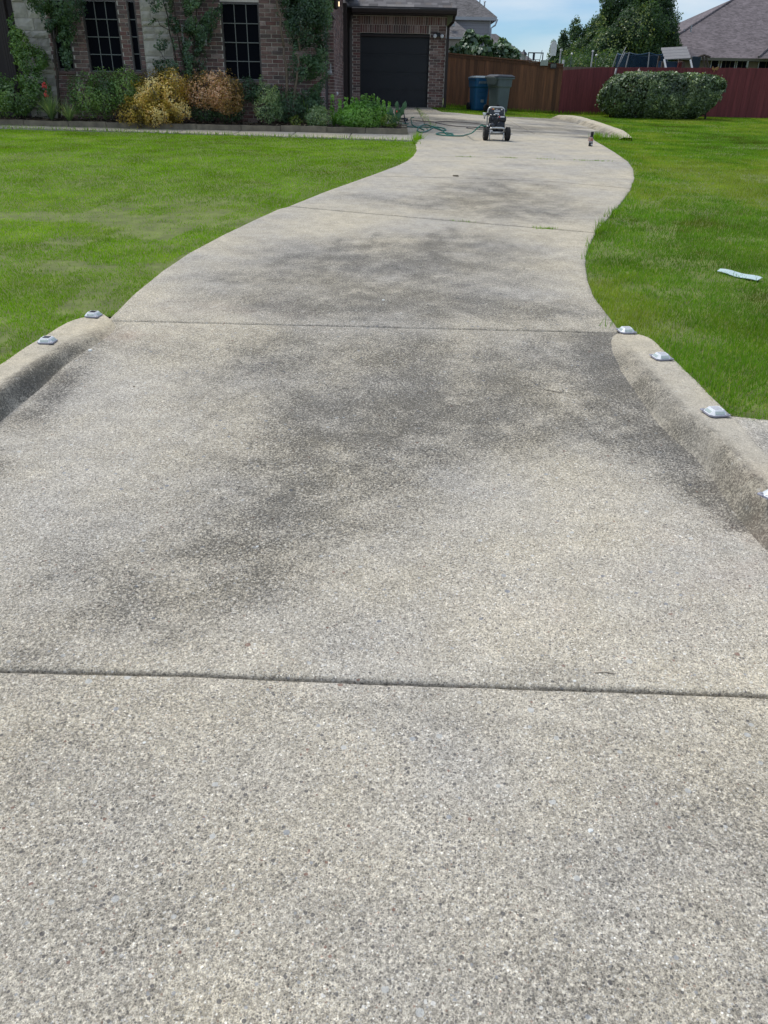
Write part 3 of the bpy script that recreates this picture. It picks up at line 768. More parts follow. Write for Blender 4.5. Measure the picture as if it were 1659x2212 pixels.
def brick_panel(x0, x1, z0, z1, y, pr, run='x', soldier=False):
    """bricks filling a rectangle in the plane; run x: faces -Y at y; run y: faces +X at x=y"""
    H = COURSE - MW
    n = int(round((z1 - z0) / COURSE)); k0 = int(round((z0 - ZB) / COURSE))
    for k in range(n):
        z = ZB + (k0 + k + .5) * COURSE
        off = (BL_ / 2 if (k0 + k) % 2 else 0)
        s = math.floor((x0 - off) / BL_) * BL_ + off
        while s < x1:
            a, b = max(s + MW / 2, x0 + .002), min(s + BL_ - MW / 2, x1 - .002)
            if b - a > .035:
                pz = random.gauss(0, .0015); py = random.gauss(0, .0025)
                c = ((a + b) / 2, y + .045 + py, z + pz) if run == 'x' else (y - .045 - py, (a + b) / 2, z + pz)
                add_brick(pr, b - a, H, c, 0 if run == 'x' else math.pi / 2)
            s += BL_
def backing(x0, x1, z0, z1, y, run='x', th=.18):
    if run == 'x': wall.box(((x0 + x1) / 2, y + .012 + th / 2, (z0 + z1) / 2), (x1 - x0, th, z1 - z0))
    else: wall.box((y - .012 - th / 2, (x0 + x1) / 2, (z0 + z1) / 2), (th, x1 - x0, z1 - z0))

XC = -1.67      # corner of the front wall
W2 = (-3.92, -3.045, 1.72, 3.28)      # right front window
W1 = (-7.06, -6.245, 1.83, 3.28)
WN = (-6.035, -5.83, 1.86, 3.28)
W0 = (-7.80, -7.40, 1.86, 3.28)
# right-hand brick field around the window
brick_panel(W2[1], XC, .70, ZT, YF, 0)
brick_panel(-5.07, W2[0], .70, ZT, YF, 0)
brick_panel(W2[0], W2[1], .70, W2[2] - .02, YF, 1)
brick_panel(W2[0], W2[1], W2[3] + .03, ZT, YF, 5)
backing(W2[1], XC - .012, ZB, ZT, YF); backing(-5.07, W2[0], ZB, ZT, YF); backing(W2[0], W2[1], ZB, W2[2], YF); backing(W2[0], W2[1], W2[3], ZT, YF)
# brick piers between the left windows
for a, b, pr in ((W0[1], W1[0], 2), (W1[1], WN[0], 2), (WN[1], -5.735, 2), (-7.90, W0[0], 4)):
    brick_panel(a, b, .70, ZT, YF, pr); backing(a, b, ZB, ZT, YF)
for w in (W0, W1, WN):
    brick_panel(w[0], w[1], .70, w[2] - .02, YF, 4); backing(w[0], w[1], ZB, w[2], YF)
    brick_panel(w[0], w[1], w[3] + .03, ZT, YF, 6); backing(w[0], w[1], w[3], ZT, YF)
# stone panels
stones = []
def stone_panel(x0, x1, z0, z1, y):
    z = z0
    while z < z1:
        h = random.choice([.10, .14, .19, .24, .30]); h = min(h, z1 - z)
        if h < .05: break
        x = x0
        while x < x1:
            L = random.uniform(.2, .52)
            if x1 - x - L < .12: L = x1 - x
            stones.append((x + .004, x + L - .004, z + .004, z + h - .004, y + random.uniform(-.018, .008))); x += L
        z += h
    wall.box(((x0 + x1) / 2, y + .03 + .09, (z0 + z1) / 2), (x1 - x0, .18, z1 - z0))
stone_panel(-5.735, -5.07, ZB, ZT, YF)
stone_panel(-8.62, -7.90, ZB, ZT, YF)
# side wall that runs back to the garage, with the gate opening
S0, S1 = 21.85, 25.2
brick_panel(YF, S0, .70, ZS, XC, 3, 'y'); backing(YF + .1, S0, ZB, ZS, XC, 'y')
brick_panel(S1, 30.0, .78, ZS, XC, 3, 'y'); backing(S1, 30.0, ZB, ZS, XC, 'y')
brick_panel(S0, S1, 3.33, ZS, XC, 7, 'y'); backing(S0, S1, 3.33, ZS, XC, 'y')
# reveals of the opening: far jamb faces the camera
[add_brick(3, L_, COURSE - MW, (cx__, S1 + .04, ZB + (k + .5) * COURSE)) for k in range(2, 32) for cx__, L_ in (((XC - .135, .24),) if k % 2 else ((XC - .07, .115), (XC - .195, .115)))]; wall.box((XC - .26, S1 + .11, 2.0), (.16, .1, 2.7))
# garage front
GY_ = 31.0; GX0, GX1, GZ0, GZ1 = -1.15, 1.25, 1.10, 3.34
brick_panel(-1.42, GX0, .95, 3.83, GY_, 3); backing(-1.42, GX0, .8, 4.0, GY_)
brick_panel(GX1, 1.80, .95, 3.34, GY_, 1); backing(GX1, 1.80, .8, 4.0, GY_)
backing(GX0, GX1, GZ1, 4.0, GY_)
for r in range(2):
    z = 3.345 + .1205 + r * .2445
    x = (GX0 if r == 0 else -1.2)
    x1 = GX1 if r == 0 else 1.80
    while x < x1 - .05:
        add_brick(2, .07, .234, (x + .041, GY_ + .045 + random.gauss(0, .002), z)); x += .0815
for z_ in (3.38, 3.46, 3.54):
    for xq in (1.39, 1.66): add_brick(2, .25, COURSE - MW, (xq, GY_ + .045, z_))
# garage right flank, seen edge on
wall.box((1.70, 34.0, 2.4), (.17, 5.8, 3.2))
o = wall.build('wall', 'mortar', house)
wall_o = o
brick_jobs.sort(key=lambda j: (j[0], -j[1]))
cand = brick_jobs
# the three hundred that show largest: facing walls near the camera, not hidden low behind shrubs
def keyf(j):
    c = j[5]; hid = (c[2] < 1.45 and c[1] < 21) or c[2] > 3.35 and c[1] < 21 and j[6] == 0
    return (j[0] + (5 if hid else 0), -j[1])
cand = sorted(brick_jobs, key=keyf)
for pr, L, H, D, ci, c, rz in cand[:300]:
    k = brick_mesh(L, H, D, ci)
    obj('brick', BRICKS[(k, 'me')], wall_o, c, rz)
mb = MB()
for pr, L, H, D, ci, c, rz in cand[300:]:
    s = (L, D, H) if rz == 0 else (D, L, H)
    mb.box(c, s, ci)
stuff(mb.build('brick', BR_LIST, wall_o))
for x0, x1, z0, z1, y in stones:
    mb = MB(); L, h = x1 - x0, z1 - z0
    n = 4; m_ = 3
    # split-faced: front bulges and is uneven
    vs = []
    for j in range(m_ + 1):
        for i in range(n + 1):
            e = (i in (0, n)) or (j in (0, m_))
            vs.append((-L / 2 + L * i / n, (.012 if e else random.uniform(-.022, -.004)), -h / 2 + h * j / m_))
    fs = [(j * (n + 1) + i, j * (n + 1) + i + 1, (j + 1) * (n + 1) + i + 1, (j + 1) * (n + 1) + i) for j in range(m_) for i in range(n)]
    mb.add(vs, fs); mb.box((0, .06, 0), (L, .09, h))
    mb.build('stone', 'stone_wall', wall_o, ((x0 + x1) / 2, y, (z0 + z1) / 2))

def window(x0, x1, z0, z1, cols, rows, y, top_row=None, mats=('winframe', 'screen', 'muntin')):
    w = empty('window', ((x0 + x1) / 2, y, z0), parent=house)
    W, H = x1 - x0, z1 - z0; f = .035
    mb = MB()
    mb.box((-W / 2 + f / 2, .05, H / 2), (f, .07, H)); mb.box((W / 2 - f / 2, .05, H / 2), (f, .07, H))
    mb.box((0, .05, H - f / 2), (W - 2 * f, .068, f)); mb.box((0, .05, f / 2), (W - 2 * f, .068, f))
    mb.build('frame', mats[0], w)
    zs = np.linspace(f, H - f, rows + 1); xs_ = np.linspace(-W / 2 + f, W / 2 - f, cols + 1)
    for i in range(cols):
        for j in range(rows):
            MB().box(((xs_[i] + xs_[i + 1]) / 2, .085, (zs[j] + zs[j + 1]) / 2), (xs_[i + 1] - xs_[i] - .002, .01, zs[j + 1] - zs[j] - .002)).build('pane', mats[1], w)
    mb = MB()
    for i in range(1, cols): mb.box((xs_[i], .066, H / 2), (.017, .014, H - 2 * f))
    for j in range(0, rows): mb.box((0, .061, zs[j] + (.009 if j == 0 else 0)), (W - 2 * f, .014, .017))
    mb.build('muntin', mats[2], w)
    MB().box((0, .02, -.03), (W + .02, .13, .055)).build('sill', 'brick1', w)
    return w
window(*W2, 3, 4, YF); window(*W1, 3, 4, YF); window(*WN, 1, 4, YF); window(*W0, 1, 4, YF)
# dark porch recess left of the stone pier, with a brown timber post
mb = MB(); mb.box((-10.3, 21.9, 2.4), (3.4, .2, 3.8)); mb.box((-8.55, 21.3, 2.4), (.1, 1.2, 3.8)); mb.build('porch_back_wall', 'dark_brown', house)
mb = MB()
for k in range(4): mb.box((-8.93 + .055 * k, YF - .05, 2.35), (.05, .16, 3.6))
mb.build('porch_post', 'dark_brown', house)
# unseen front eave and roof, set to block light on the wall; side eave
mb = MB(); mb.box((-7.2, YF - .05, ZT + .06), (11.4, .75, .08)); mb.box((-7.2, YF - .44, ZT + .12), (11.4, .03, .2)); mb.build('front_eave', 'dark_brown', house)
mb = MB(); mb.hexa([(-12.8, YF - .43, ZT + .2), (-1.2, YF - .43, ZT + .2), (-1.2, YF + 5, ZT + 3.4), (-12.8, YF + 5, ZT + 3.4)],
                   [(-12.8, YF - .43, ZT + .26), (-1.2, YF - .43, ZT + .26), (-1.2, YF + 5, ZT + 3.46), (-12.8, YF + 5, ZT + 3.46)]); mb.build('front_roof', 'shingle1', house)
mb = MB(); mb.box((XC + .17, 25.8, 4.33), (.36, 9.8, .05)); mb.box((XC + .36, 25.8, 4.39), (.03, 9.8, .19)); mb.build('side_eave', 'dark_brown', house)
# dark trim return beside the garage with its downpipe
mb = MB(); mb.box((-1.545, 30.95, 2.55), (.25, .12, 3.1)); mb.box((-1.66, 30.45, 2.55), (.20, .88, 3.1)); mb.build('trim_panel', 'dark_brown', house)
mb = MB(); mb.box((-1.46, 30.82, 2.3), (.075, .09, 2.35)); mb.tube([(-1.46, 30.82, 3.45), (-1.46, 30.75, 3.62), (-1.40, 30.6, 3.82)], .04, 6); mb.build('downpipe', 'winframe', house)
# gate in the side opening
M['white_label2'] = simple('cast_stone', (.46, .47, .46), .8, .12, 9, .3)
gate = empty('gate', (XC, S0, 1.0), parent=house)
mb = MB()
for k in range(8): mb.box((-.20, .22 + k * .42, 1.14), (.05, .40, 2.28))
mb.build('door_leaf', 'dark_brown', gate)
MB().box((-.09, .14, 1.2), (.16, .22, 2.5)).build('door_post', 'winframe', gate)
mb = MB(); mb.tube([(-.05, .25, .95), (.14, .25, .95)], .012, 6); mb.box((.08, .40, .93), (.16, .5, .02)); mb.build('bracket_shelf', 'steel', gate)
mb = MB(); mb.bbox((.08, .32, .975), (.10, .12, .05), .015); mb.bbox((.09, .5, .985), (.08, .1, .07), .02); mb.tube([(.1, .52, .98), (.1, .56, 1.16)], .014, 6); mb.build('hose_fittings', 'white_label2', gate)
# lintel under the side arch
MB().box((XC - .06, (S0 + S1) / 2, 3.315), (.22, S1 - S0, .03)).build('lintel', 'winframe', house)

# garage door: sectional, wood-look panels
wall_back = 0
gd = empty('garage_door', ((GX0 + GX1) / 2, GY_ + .16, GZ0 - .03), parent=house)
DW, DH = GX1 - GX0, GZ1 - GZ0 - .02
MB().box((0, .05, DH / 2), (DW + .1, .03, DH + .1)).build('door_backing', 'door_dark', gd)
for k in range(4):
    h = DH / 4; mb = MB(); zc = h * (k + .5)
    mb.box((0, 0, zc), (DW - .02, .03, h - .008))
    for c in range(4):
        cx = -DW / 2 + DW * (c + .5) / 4
        w_ = DW / 4 - .09; hh = h - .10
        # raised rails round each recessed panel, vertical bead lines
        mb.box((cx - w_ / 2, -.022, zc), (.022, .016, hh)); mb.box((cx + w_ / 2, -.022, zc), (.022, .016, hh))
        mb.box((cx, -.022, zc + hh / 2), (w_ - .024, .016, .02)); mb.box((cx, -.022, zc - hh / 2), (w_ - .024, .016, .02))
        for b in range(5): mb.box((cx - w_ / 2 + w_ * (b + 1) / 6, -.018, zc), (.007, .008, hh - .03))
    mb.build('door_panel', 'door_dark', gd)
mb = MB(); mb.box((-DW / 2 - .0, -.06, DH / 2), (.05, .16, DH)); mb.box((DW / 2, -.06, DH / 2), (.05, .16, DH)); mb.box((0, -.06, DH - .02), (DW - .06, .15, .06)); mb.build('door_frame', 'dark_brown', gd)

# garage eave, gutter and hip roof
EZ = 3.86
mb = MB()
mb.box((.33, 30.72, EZ), (3.45, .62, .03))
prof = [(0, 0), (-.09, .02), (-.12, .10), (-.12, .14), (0, .14)]
xs2 = (-1.40, 2.09)
vs = []
for x in xs2:
    for py, pz in prof: vs.append((x, 30.42 + py, EZ + .0 + pz))
n_ = len(prof); fs = [(i, i + 1, n_ + i + 1, n_ + i) for i in range(n_ - 1)] + [tuple(range(n_)), tuple(range(2 * n_ - 1, n_ - 1, -1))]
mb.add(vs, fs)
mb.box((2.05, 33.5, EZ + .07), (.08, 6.2, .16)); mb.box((1.92, 33.8, EZ), (.24, 5.6, .03))
mb.build('garage_eave', 'dark_brown', house)
mb = MB(); mb.tube([(2.03, 30.5, EZ), (2.0, 30.6, EZ - .18), (1.88, 30.9, EZ - .30)], .045, 8); mb.box((1.86, 30.93, 2.3), (.09, .1, 2.55)); mb.build('downpipe', 'dark_brown', house)
SL = .62
roof = MB()
ex0, ex1, ey = -1.42, 2.10, 30.34; ez = EZ + .15
top = 3.3
roof.hexa([(ex0 - 2.5, ey, ez), (ex1, ey, ez), (ex1 - top, ey + top, ez + top * SL), (ex0 - 2.5, ey + top, ez + top * SL)],
          [(ex0 - 2.5, ey, ez + .03), (ex1, ey, ez + .03), (ex1 - top, ey + top, ez + .03 + top * SL), (ex0 - 2.5, ey + top, ez + .03 + top * SL)])
roof.hexa([(ex1, ey, ez), (ex1, ey + 8, ez), (ex1 - top, ey + 8, ez + top * SL), (ex1 - top, ey + top, ez + top * SL)],
          [(ex1, ey, ez + .03), (ex1, ey + 8, ez + .03), (ex1 - top, ey + 8, ez + top * SL + .03), (ex1 - top, ey + top, ez + top * SL + .03)])
rf = roof.build('roof', 'shingle3', house)
SH = {}
th = math.atan(SL)
for r in range(12):
    dy = r * .14 * math.cos(th); x = ex0 + .05 + random.uniform(-.2, 0); xe = ex1 - dy - .04
    xs0 = ex0 - .3
    x = xs0 + random.uniform(-.25, 0)
    while x < xe:
        w_ = random.choice([.15, .2, .3, .3]); w_ = min(w_, xe - x)
        if w_ < .05: break
        t_ = random.choices(range(5), [4, 3, 2.4, 2, 2])[0]
        key = (round(w_, 2), t_, random.random() < .35)
        if key not in SH:
            m_ = MB(); m_.box((0, 0, 0), (key[0] - .004, .15, .012 if key[2] else .007), 0, Matrix.Rotation(th, 3, 'X')); SH[key] = m_.mesh('shingle', 'shingle%d' % t_)
        obj('shingle', SH[key], rf, (x + w_ / 2, ey + dy + .06, ez + .042 + dy * SL + .06 * SL + random.uniform(0, .002)))
        x += w_
# floodlights on the garage pillar
fl = empty('floodlight', (1.53, GY_ - .01, 3.30), parent=house)
MB().bbox((0, -.03, .02), (.14, .06, .12), .01).build('mount_plate', 'black', fl)
for s in (-1, 1):
    mb = MB(); mb.lathe([(.03, 0), (.055, -.05), (.075, -.13), (.07, -.14)], 14, 'Y', (s * .12, -.05, -.03)); mb.build('lamp_head', 'black', fl, smooth=True)
    mb = MB(); mb.lathe([(.066, -.141), (.05, -.155), (.01, -.16)], 14, 'Y', (s * .12, -.05, -.03)); mb.build('lamp_glass', 'white_label', fl, smooth=True)
# coach lamp high on the side wall
cl = empty('coach_lamp', (XC + .02, 23.75, 3.62), parent=house)
mb = MB(); mb.tube([(0, 0, .1), (.1, 0, .14), (.14, 0, .04)], .012, 6); mb.lathe([(.02, .05), (.08, .02), (.075, -.16), (.03, -.2)], 8, 'Z', (.14, 0, 0)); mb.build('lamp_body', 'dark_brown', cl)
M['lampglow'] = NT('lit_glass').m
_e = M['lampglow'].node_tree; _n = _e.nodes.new('ShaderNodeEmission'); _n.inputs['Color'].default_value = (1, .8, .5, 1); _n.inputs['Strength'].default_value = 2.5
_e.links.new(_n.outputs[0], [n for n in _e.nodes if n.type == 'OUTPUT_MATERIAL'][0].inputs[0])
MB().box((.225, -.03, -.08), (.012, .05, .1)).build('lamp_glass', 'lampglow', cl)
# white hose bib at the foot of the side wall
MB().lathe([(.02, 0), (.05, .03), (.05, .05), (.02, .08)], 10, 'X', (XC + .01, 25.6, 1.5)).build('wall_tap', 'white_label', house)
# address block on the brick between stone and window
nb_ = MB(); nb_.bbox((-4.55, YF - .012, 2.62), (.56, .05, .40), .012); ab = nb_.build('address_stone', 'white_label', house)
M['white_label2'] = simple('cast_stone', (.46, .47, .46), .8, .12, 9, .3)
ab.data.materials[0] = M['white_label2']
MB().bbox((-4.58, YF - .038, 2.64), (.42, .012, .28), .008).build('address_panel', 'brick0', house)

# ------------------------------------------------------------------ fences
M['cedar'] = simple('stained_cedar', (.150, .064, .030), .7, .4, 2.2, .35, obj=.38, stretch=(9, 9, .55), bscale=30)
def red_wood(name, red, raw):
    t = NT(name)
    v = t.mapping((9, 9, .5)); n = t.noise(2.4, 6, .65, v)
    c = t.mix(1.0, red, t.ramp(n, [(.25, .62), (.75, 1.35)]), 'MULTIPLY')
    cr_ = t.mix(1.0, raw, t.ramp(n, [(.25, .6), (.75, 1.3)]), 'MULTIPLY')
    sx = t.new('ShaderNodeSeparateXYZ'); t.l.new(t.pos(), sx.inputs[0])
    line = t.math('ADD', t.math('MULTIPLY', t.math('SUBTRACT', sx.outputs[0], 6.0), .085), 2.36)
    d = t.math('SUBTRACT', t.math('ADD', sx.outputs[2], t.math('MULTIPLY', n, .03)), line)
    f = t.ramp(t.math('MULTIPLY', d, 40, True), [(0, 0.0), (1, 1.0)])
    c = t.mix(f, c, cr_)
    c = t.mix(1.0, c, t.ramp(t.objrand(), [(0, .88), (1, 1.12)]), 'MULTIPLY')
    t.principled(c, .72, t.bump(n, .3, .01)); return t.m
M['red_fence'] = red_wood('red_painted_wood', (.165, .034, .038), (.19, .12, .10))

def fence(x0, y0, x1, y1, zt0, zt1, zb, mat, name, label, cap=False, bw=.138, step_h=0):
    f = tag(empty(name, (x0, y0, 0)), label, 'fence')
    L = math.hypot(x1 - x0, y1 - y0); az = math.atan2(y1 - y0, x1 - x0); n = int(L / bw)
    for i in range(n):
        s = (i + .5) / n; x = x0 + (x1 - x0) * s; y = y0 + (y1 - y0) * s
        zt = zt0 + (zt1 - zt0) * s + random.uniform(-.008, .008); b = zb(x, y)
        mb = MB(); w = L / n + .004; h = zt - b
        mb.bbox((0, 0, h / 2), (w, .018, h), .003)
        mb.build('board', mat, f, (x - x0, y - y0 + (.0035 if i % 2 else -.0035) + random.uniform(-.001, .001), b), rz=az)
    for zr in (.35, .85, 1.4):
        mb = MB(); z0_ = zb(x0, y0) + zr; z1_ = zb(x1, y1) + zr
        mb.hexa([(0, .012, z0_), (x1 - x0, y1 - y0 + .012, z1_), (x1 - x0, y1 - y0 + .05, z1_), (0, .05, z0_)], [(0, .012, z0_ + .08), (x1 - x0, y1 - y0 + .012, z1_ + .08), (x1 - x0, y1 - y0 + .05, z1_ + .08), (0, .05, z0_ + .08)])
        mb.build('rail', mat, f)
    npst = max(2, int(L / 2.4) + 1)
    for i in range(npst):
        s = i / (npst - 1); x = (x1 - x0) * s; y = (y1 - y0) * s; b = zb(x0 + x, y0 + y)
        MB().box((x, y + .10, (zt0 + b) / 2 - .05), (.07, .07, zt0 - b - .1)).build('post', 'steel', f)
    if cap:
        mb = MB(); dx, dy = x1 - x0, y1 - y0
        mb.hexa([(-.02, -.07, zt0 + .005), (dx, dy - .07, zt1 + .005), (dx, dy + .06, zt1 + .005), (-.02, .06, zt0 + .005)], [(-.02, -.07, zt0 + .043), (dx, dy - .07, zt1 + .043), (dx, dy + .06, zt1 + .043), (-.02, .06, zt0 + .043)])
        mb.build('cap_rail', mat, f)
        mb = MB()
        mb.hexa([(-.02, -.034, zt0 - .09), (dx, dy - .034, zt1 - .09), (dx, dy - .012, zt1 - .09), (-.02, -.012, zt0 - .09)], [(-.02, -.034, zt0), (dx, dy - .034, zt1), (dx, dy - .012, zt1), (-.02, -.012, zt0)])
        mb.build('trim_board', mat, f)
    return f
zbf = lambda x, y: g(x, y) + .0
fence(1.92, 31.95, 6.12, 32.0, 2.80, 2.525, zbf, 'cedar', 'cedar_fence', 'brown stained cedar board fence with cap rail behind the wheeled bins', cap=True)
fence(6.13, 32.02, 21.5, 32.05, 2.475, 2.66, zbf, 'red_fence', 'red_fence', 'dark red painted board fence behind the clipped hedge')
# two plates screwed to the cedar fence
MB().box((0, 0, 0), (.27, .012, .17)).build('notice_plate', 'white_label', None, (at(1175.6, 137, 31.9).x, 31.915, 2.585), 0)
pl = bpy.data.objects['notice_plate']; M['plate'] = simple('weathered_plate', (.36, .40, .36), .6, .15, 25); pl.data.materials[0] = M['plate']
tag(pl, 'pale rectangular plate at the top of the cedar fence, left of the dark plaque', 'sign')
p2_ = empty('dark_plaque', (at(1195.5, 142, 31.9).x, 31.915, 2.50)); tag(p2_, 'dark notched plaque with grey lettering lines on the cedar fence', 'sign')
mb = MB(); mb.box((0, 0, 0), (.24, .012, .12)); mb.box((0, 0, .075), (.18, .012, .03)); mb.box((0, 0, -.075), (.18, .012, .03)); mb.build('backing_plate', 'dark_brown', p2_)
for k in range(3):
    mb = MB()
    for q in range(5): mb.box((-.075 + q * .037 + random.uniform(-.004, .004), -.009, .045 - k * .04), (.026, .004, .016))
    mb.build('lettering', 'plate', p2_)
# ------------------------------------------------------------------ vegetation
def leaf_quads(P, N, size, aspect=.5, fold=.25, rnd=None):
    """rhombic leaves at P facing roughly N"""
    n = len(P)
    N = N + rng.normal(0, .55, (n, 3)); N /= np.linalg.norm(N, axis=1)[:, None] + 1e-9
    a = np.cross(N, rng.normal(0, 1, (n, 3))); a /= np.linalg.norm(a, axis=1)[:, None] + 1e-9
    b = np.cross(N, a)
    s = (size * (.6 + .8 * rng.random(n)))[:, None]
    V = np.stack([P - a * s * .5, P - b * s * aspect * .5 + N * s * fold * .4, P + a * s * .5, P + b * s * aspect * .5 + N * s * fold * .4], 1).reshape(-1, 3)
    F = np.arange(4 * n).reshape(-1, 4)
    r = rng.random(n) if rnd is None else rnd
    return V, F, np.repeat(r, 4)

def ebox(x0, y0, x1, y1, Y, dep=None):
    """ellipsoid filling that part of the view at distance Y"""
    c = at((x0 + x1) / 2, (y0 + y1) / 2, Y); k = 1661 / (Y * .876)
    rx = (x1 - x0) / 2 / k; rz = (y1 - y0) / 2 / (2193 / Y)
    return (c.x, c.y, c.z, rx, dep if dep else min(rx, rz * 1.1), rz)

def cloud(blobs, dens, size, lumpy=.34, gap=.0, gs=2.5, inner=.55, aspect=.5, upright=0, clump=1.0):
    Ps, Ns, Rs = [], [], []
    for cx, cy, cz, rx, ry, rz in blobs:
        n = int(dens * (rx * rz + rx * ry + ry * rz) * 4)
        d = rng.normal(0, 1, (n, 3)); d /= np.linalg.norm(d, axis=1)[:, None]
        lump = 1 + lumpy * (fbm(d[:, 0] * 1.3 + cx, d[:, 2] * 1.3 + d[:, 1] + cz, 2.2, 3) - .5) * 2
        rad = (inner + (1.06 - inner) * rng.random(n) ** .6) * lump
        P = d * rad[:, None] * np.array([rx, ry, rz]) + np.array([cx, cy, cz])
        keep = np.ones(n, bool)
        if gap: keep = fbm(P[:, 0] + P[:, 1] * .7, P[:, 2] + P[:, 1] * .4, gs, 3) > gap
        P = P[keep]; d = d[keep]
        nn = d / np.array([rx, ry, rz]); nn /= np.linalg.norm(nn, axis=1)[:, None]
        nn[:, 2] += .35 - upright; Ps.append(P); Ns.append(nn)
        cl = fbm(P[:, 0] * 1.0 + 3, P[:, 2] * 1.0 + P[:, 1], 2.4, 3)
        Rs.append(np.clip(.5 + (cl - .5) * 1.5 * clump + rng.normal(0, .17, len(P)), 0, 1))
    P = np.vstack(Ps); return leaf_quads(P, np.vstack(Ns), size, aspect, rnd=np.concatenate(Rs))

def merge(parts):
    V = []; F = []; R = []; o = 0
    for v, f, r in parts: V.append(v); F.append(f + o); R.append(r); o += len(v)
    return np.vstack(V), np.vstack(F), np.concatenate(R)

M['leaf_dark'] = leafmat('leaf_dark', [(0, (0.033, 0.069, 0.036)), (.5, (0.076, 0.155, 0.067)), (1, (0.156, 0.263, 0.099))], .25, .05)
M['leaf_green'] = leafmat('leaf_green', [(0, (0.066, 0.127, 0.030)), (.5, (0.149, 0.282, 0.063)), (1, (0.334, 0.494, 0.105))], .3, .06)
M['leaf_mid'] = leafmat('leaf_mid', [(0, (0.071, 0.131, 0.052)), (.5, (0.178, 0.294, 0.108)), (1, (0.426, 0.528, 0.207))], .3, .07)
M['leaf_gold'] = leafmat('leaf_gold', [(0, (.11, .09, .012)), (.3, (.30, .215, .03)), (.55, (.60, .45, .07)), (.78, (.74, .45, .13)), (1, (.88, .74, .34))], .3, .03)
M['leaf_orange'] = leafmat('leaf_orange', [(0, (0.134, 0.098, 0.024)), (.3, (0.335, 0.218, 0.059)), (.55, (0.580, 0.356, 0.119)), (.75, (0.736, 0.380, 0.213)), (1, (0.900, 0.667, 0.474))], .3, .04)
M['leaf_lime'] = leafmat('leaf_lime', [(0, (0.071, 0.160, 0.026)), (.5, (0.160, 0.356, 0.054)), (1, (0.321, 0.572, 0.090))], .35, .05)
M['leaf_yellowgreen'] = leafmat('leaf_yellowgreen', [(0, (0.072, 0.120, 0.018)), (.5, (0.168, 0.240, 0.036)), (1, (0.336, 0.408, 0.072))], .35, .05)
M['leaf_hedge'] = leafmat('leaf_hedge', [(0, (0.037, 0.067, 0.028)), (.5, (0.107, 0.168, 0.066)), (.85, (0.244, 0.323, 0.134)), (1, (0.522, 0.596, 0.268))], .22, .06)
M['leaf_tree'] = leafmat('leaf_tree', [(0, (0.027, 0.055, 0.030)), (.5, (0.060, 0.114, 0.050)), (.9, (0.104, 0.176, 0.067)), (1, (0.230, 0.274, 0.067))], .45, .02)
M['leaf_fig'] = leafmat('leaf_fig', [(0, (0.034, 0.075, 0.032)), (.5, (0.075, 0.149, 0.063)), (1, (0.149, 0.241, 0.103))], .3, .08)
M['bark'] = simple('crape_bark', (.15, .115, .085), .85, .3, 8, .4, stretch=(5, 5, 1))
M['bark_dark'] = simple('bark_dark', (.05, .04, .032), .9, .3, 8, .4)
M['red_petal'] = simple('red_petal', (.55, .06, .05), .6, .1, 20)
M['cactus'] = simple('cactus_pad', (.055, .13, .055), .6, .2, 16, .3)

def plant(name, label, cat, blobs, mat, dens, size, stems=None, group=None, part='foliage', stem_mat='bark_dark', **kw):
    x = sum(b[0] for b in blobs) / len(blobs); y = sum(b[1] for b in blobs) / len(blobs); z = g(x, y)
    o = tag(empty(name, (x, y, z)), label, cat, group)
    V, F, R = cloud(blobs, dens, size, **kw); V = V - np.array([x, y, z])
    obj(part, np_mesh(part, V, F, mat, dict(rnd=R)), o)
    for s in (stems or []):
        mb = MB(); pts = [Vector(p) - Vector((x, y, z)) for p in s[0]]
        rs = list(np.linspace(s[1], s[2], len(pts))); mb.tube(pts, rs, 7); mb.build('trunk' if s[1] > .03 else 'stem', stem_mat, o, smooth=True)
    return o

def curve3(pts, n=8, wob=.02):
    P = resample(np.array([tuple(p) for p in pts]), n)
    return [tuple(p + rng.normal(0, wob, 3) * (0 if i in (0,) else 1)) for i, p in enumerate(P)]

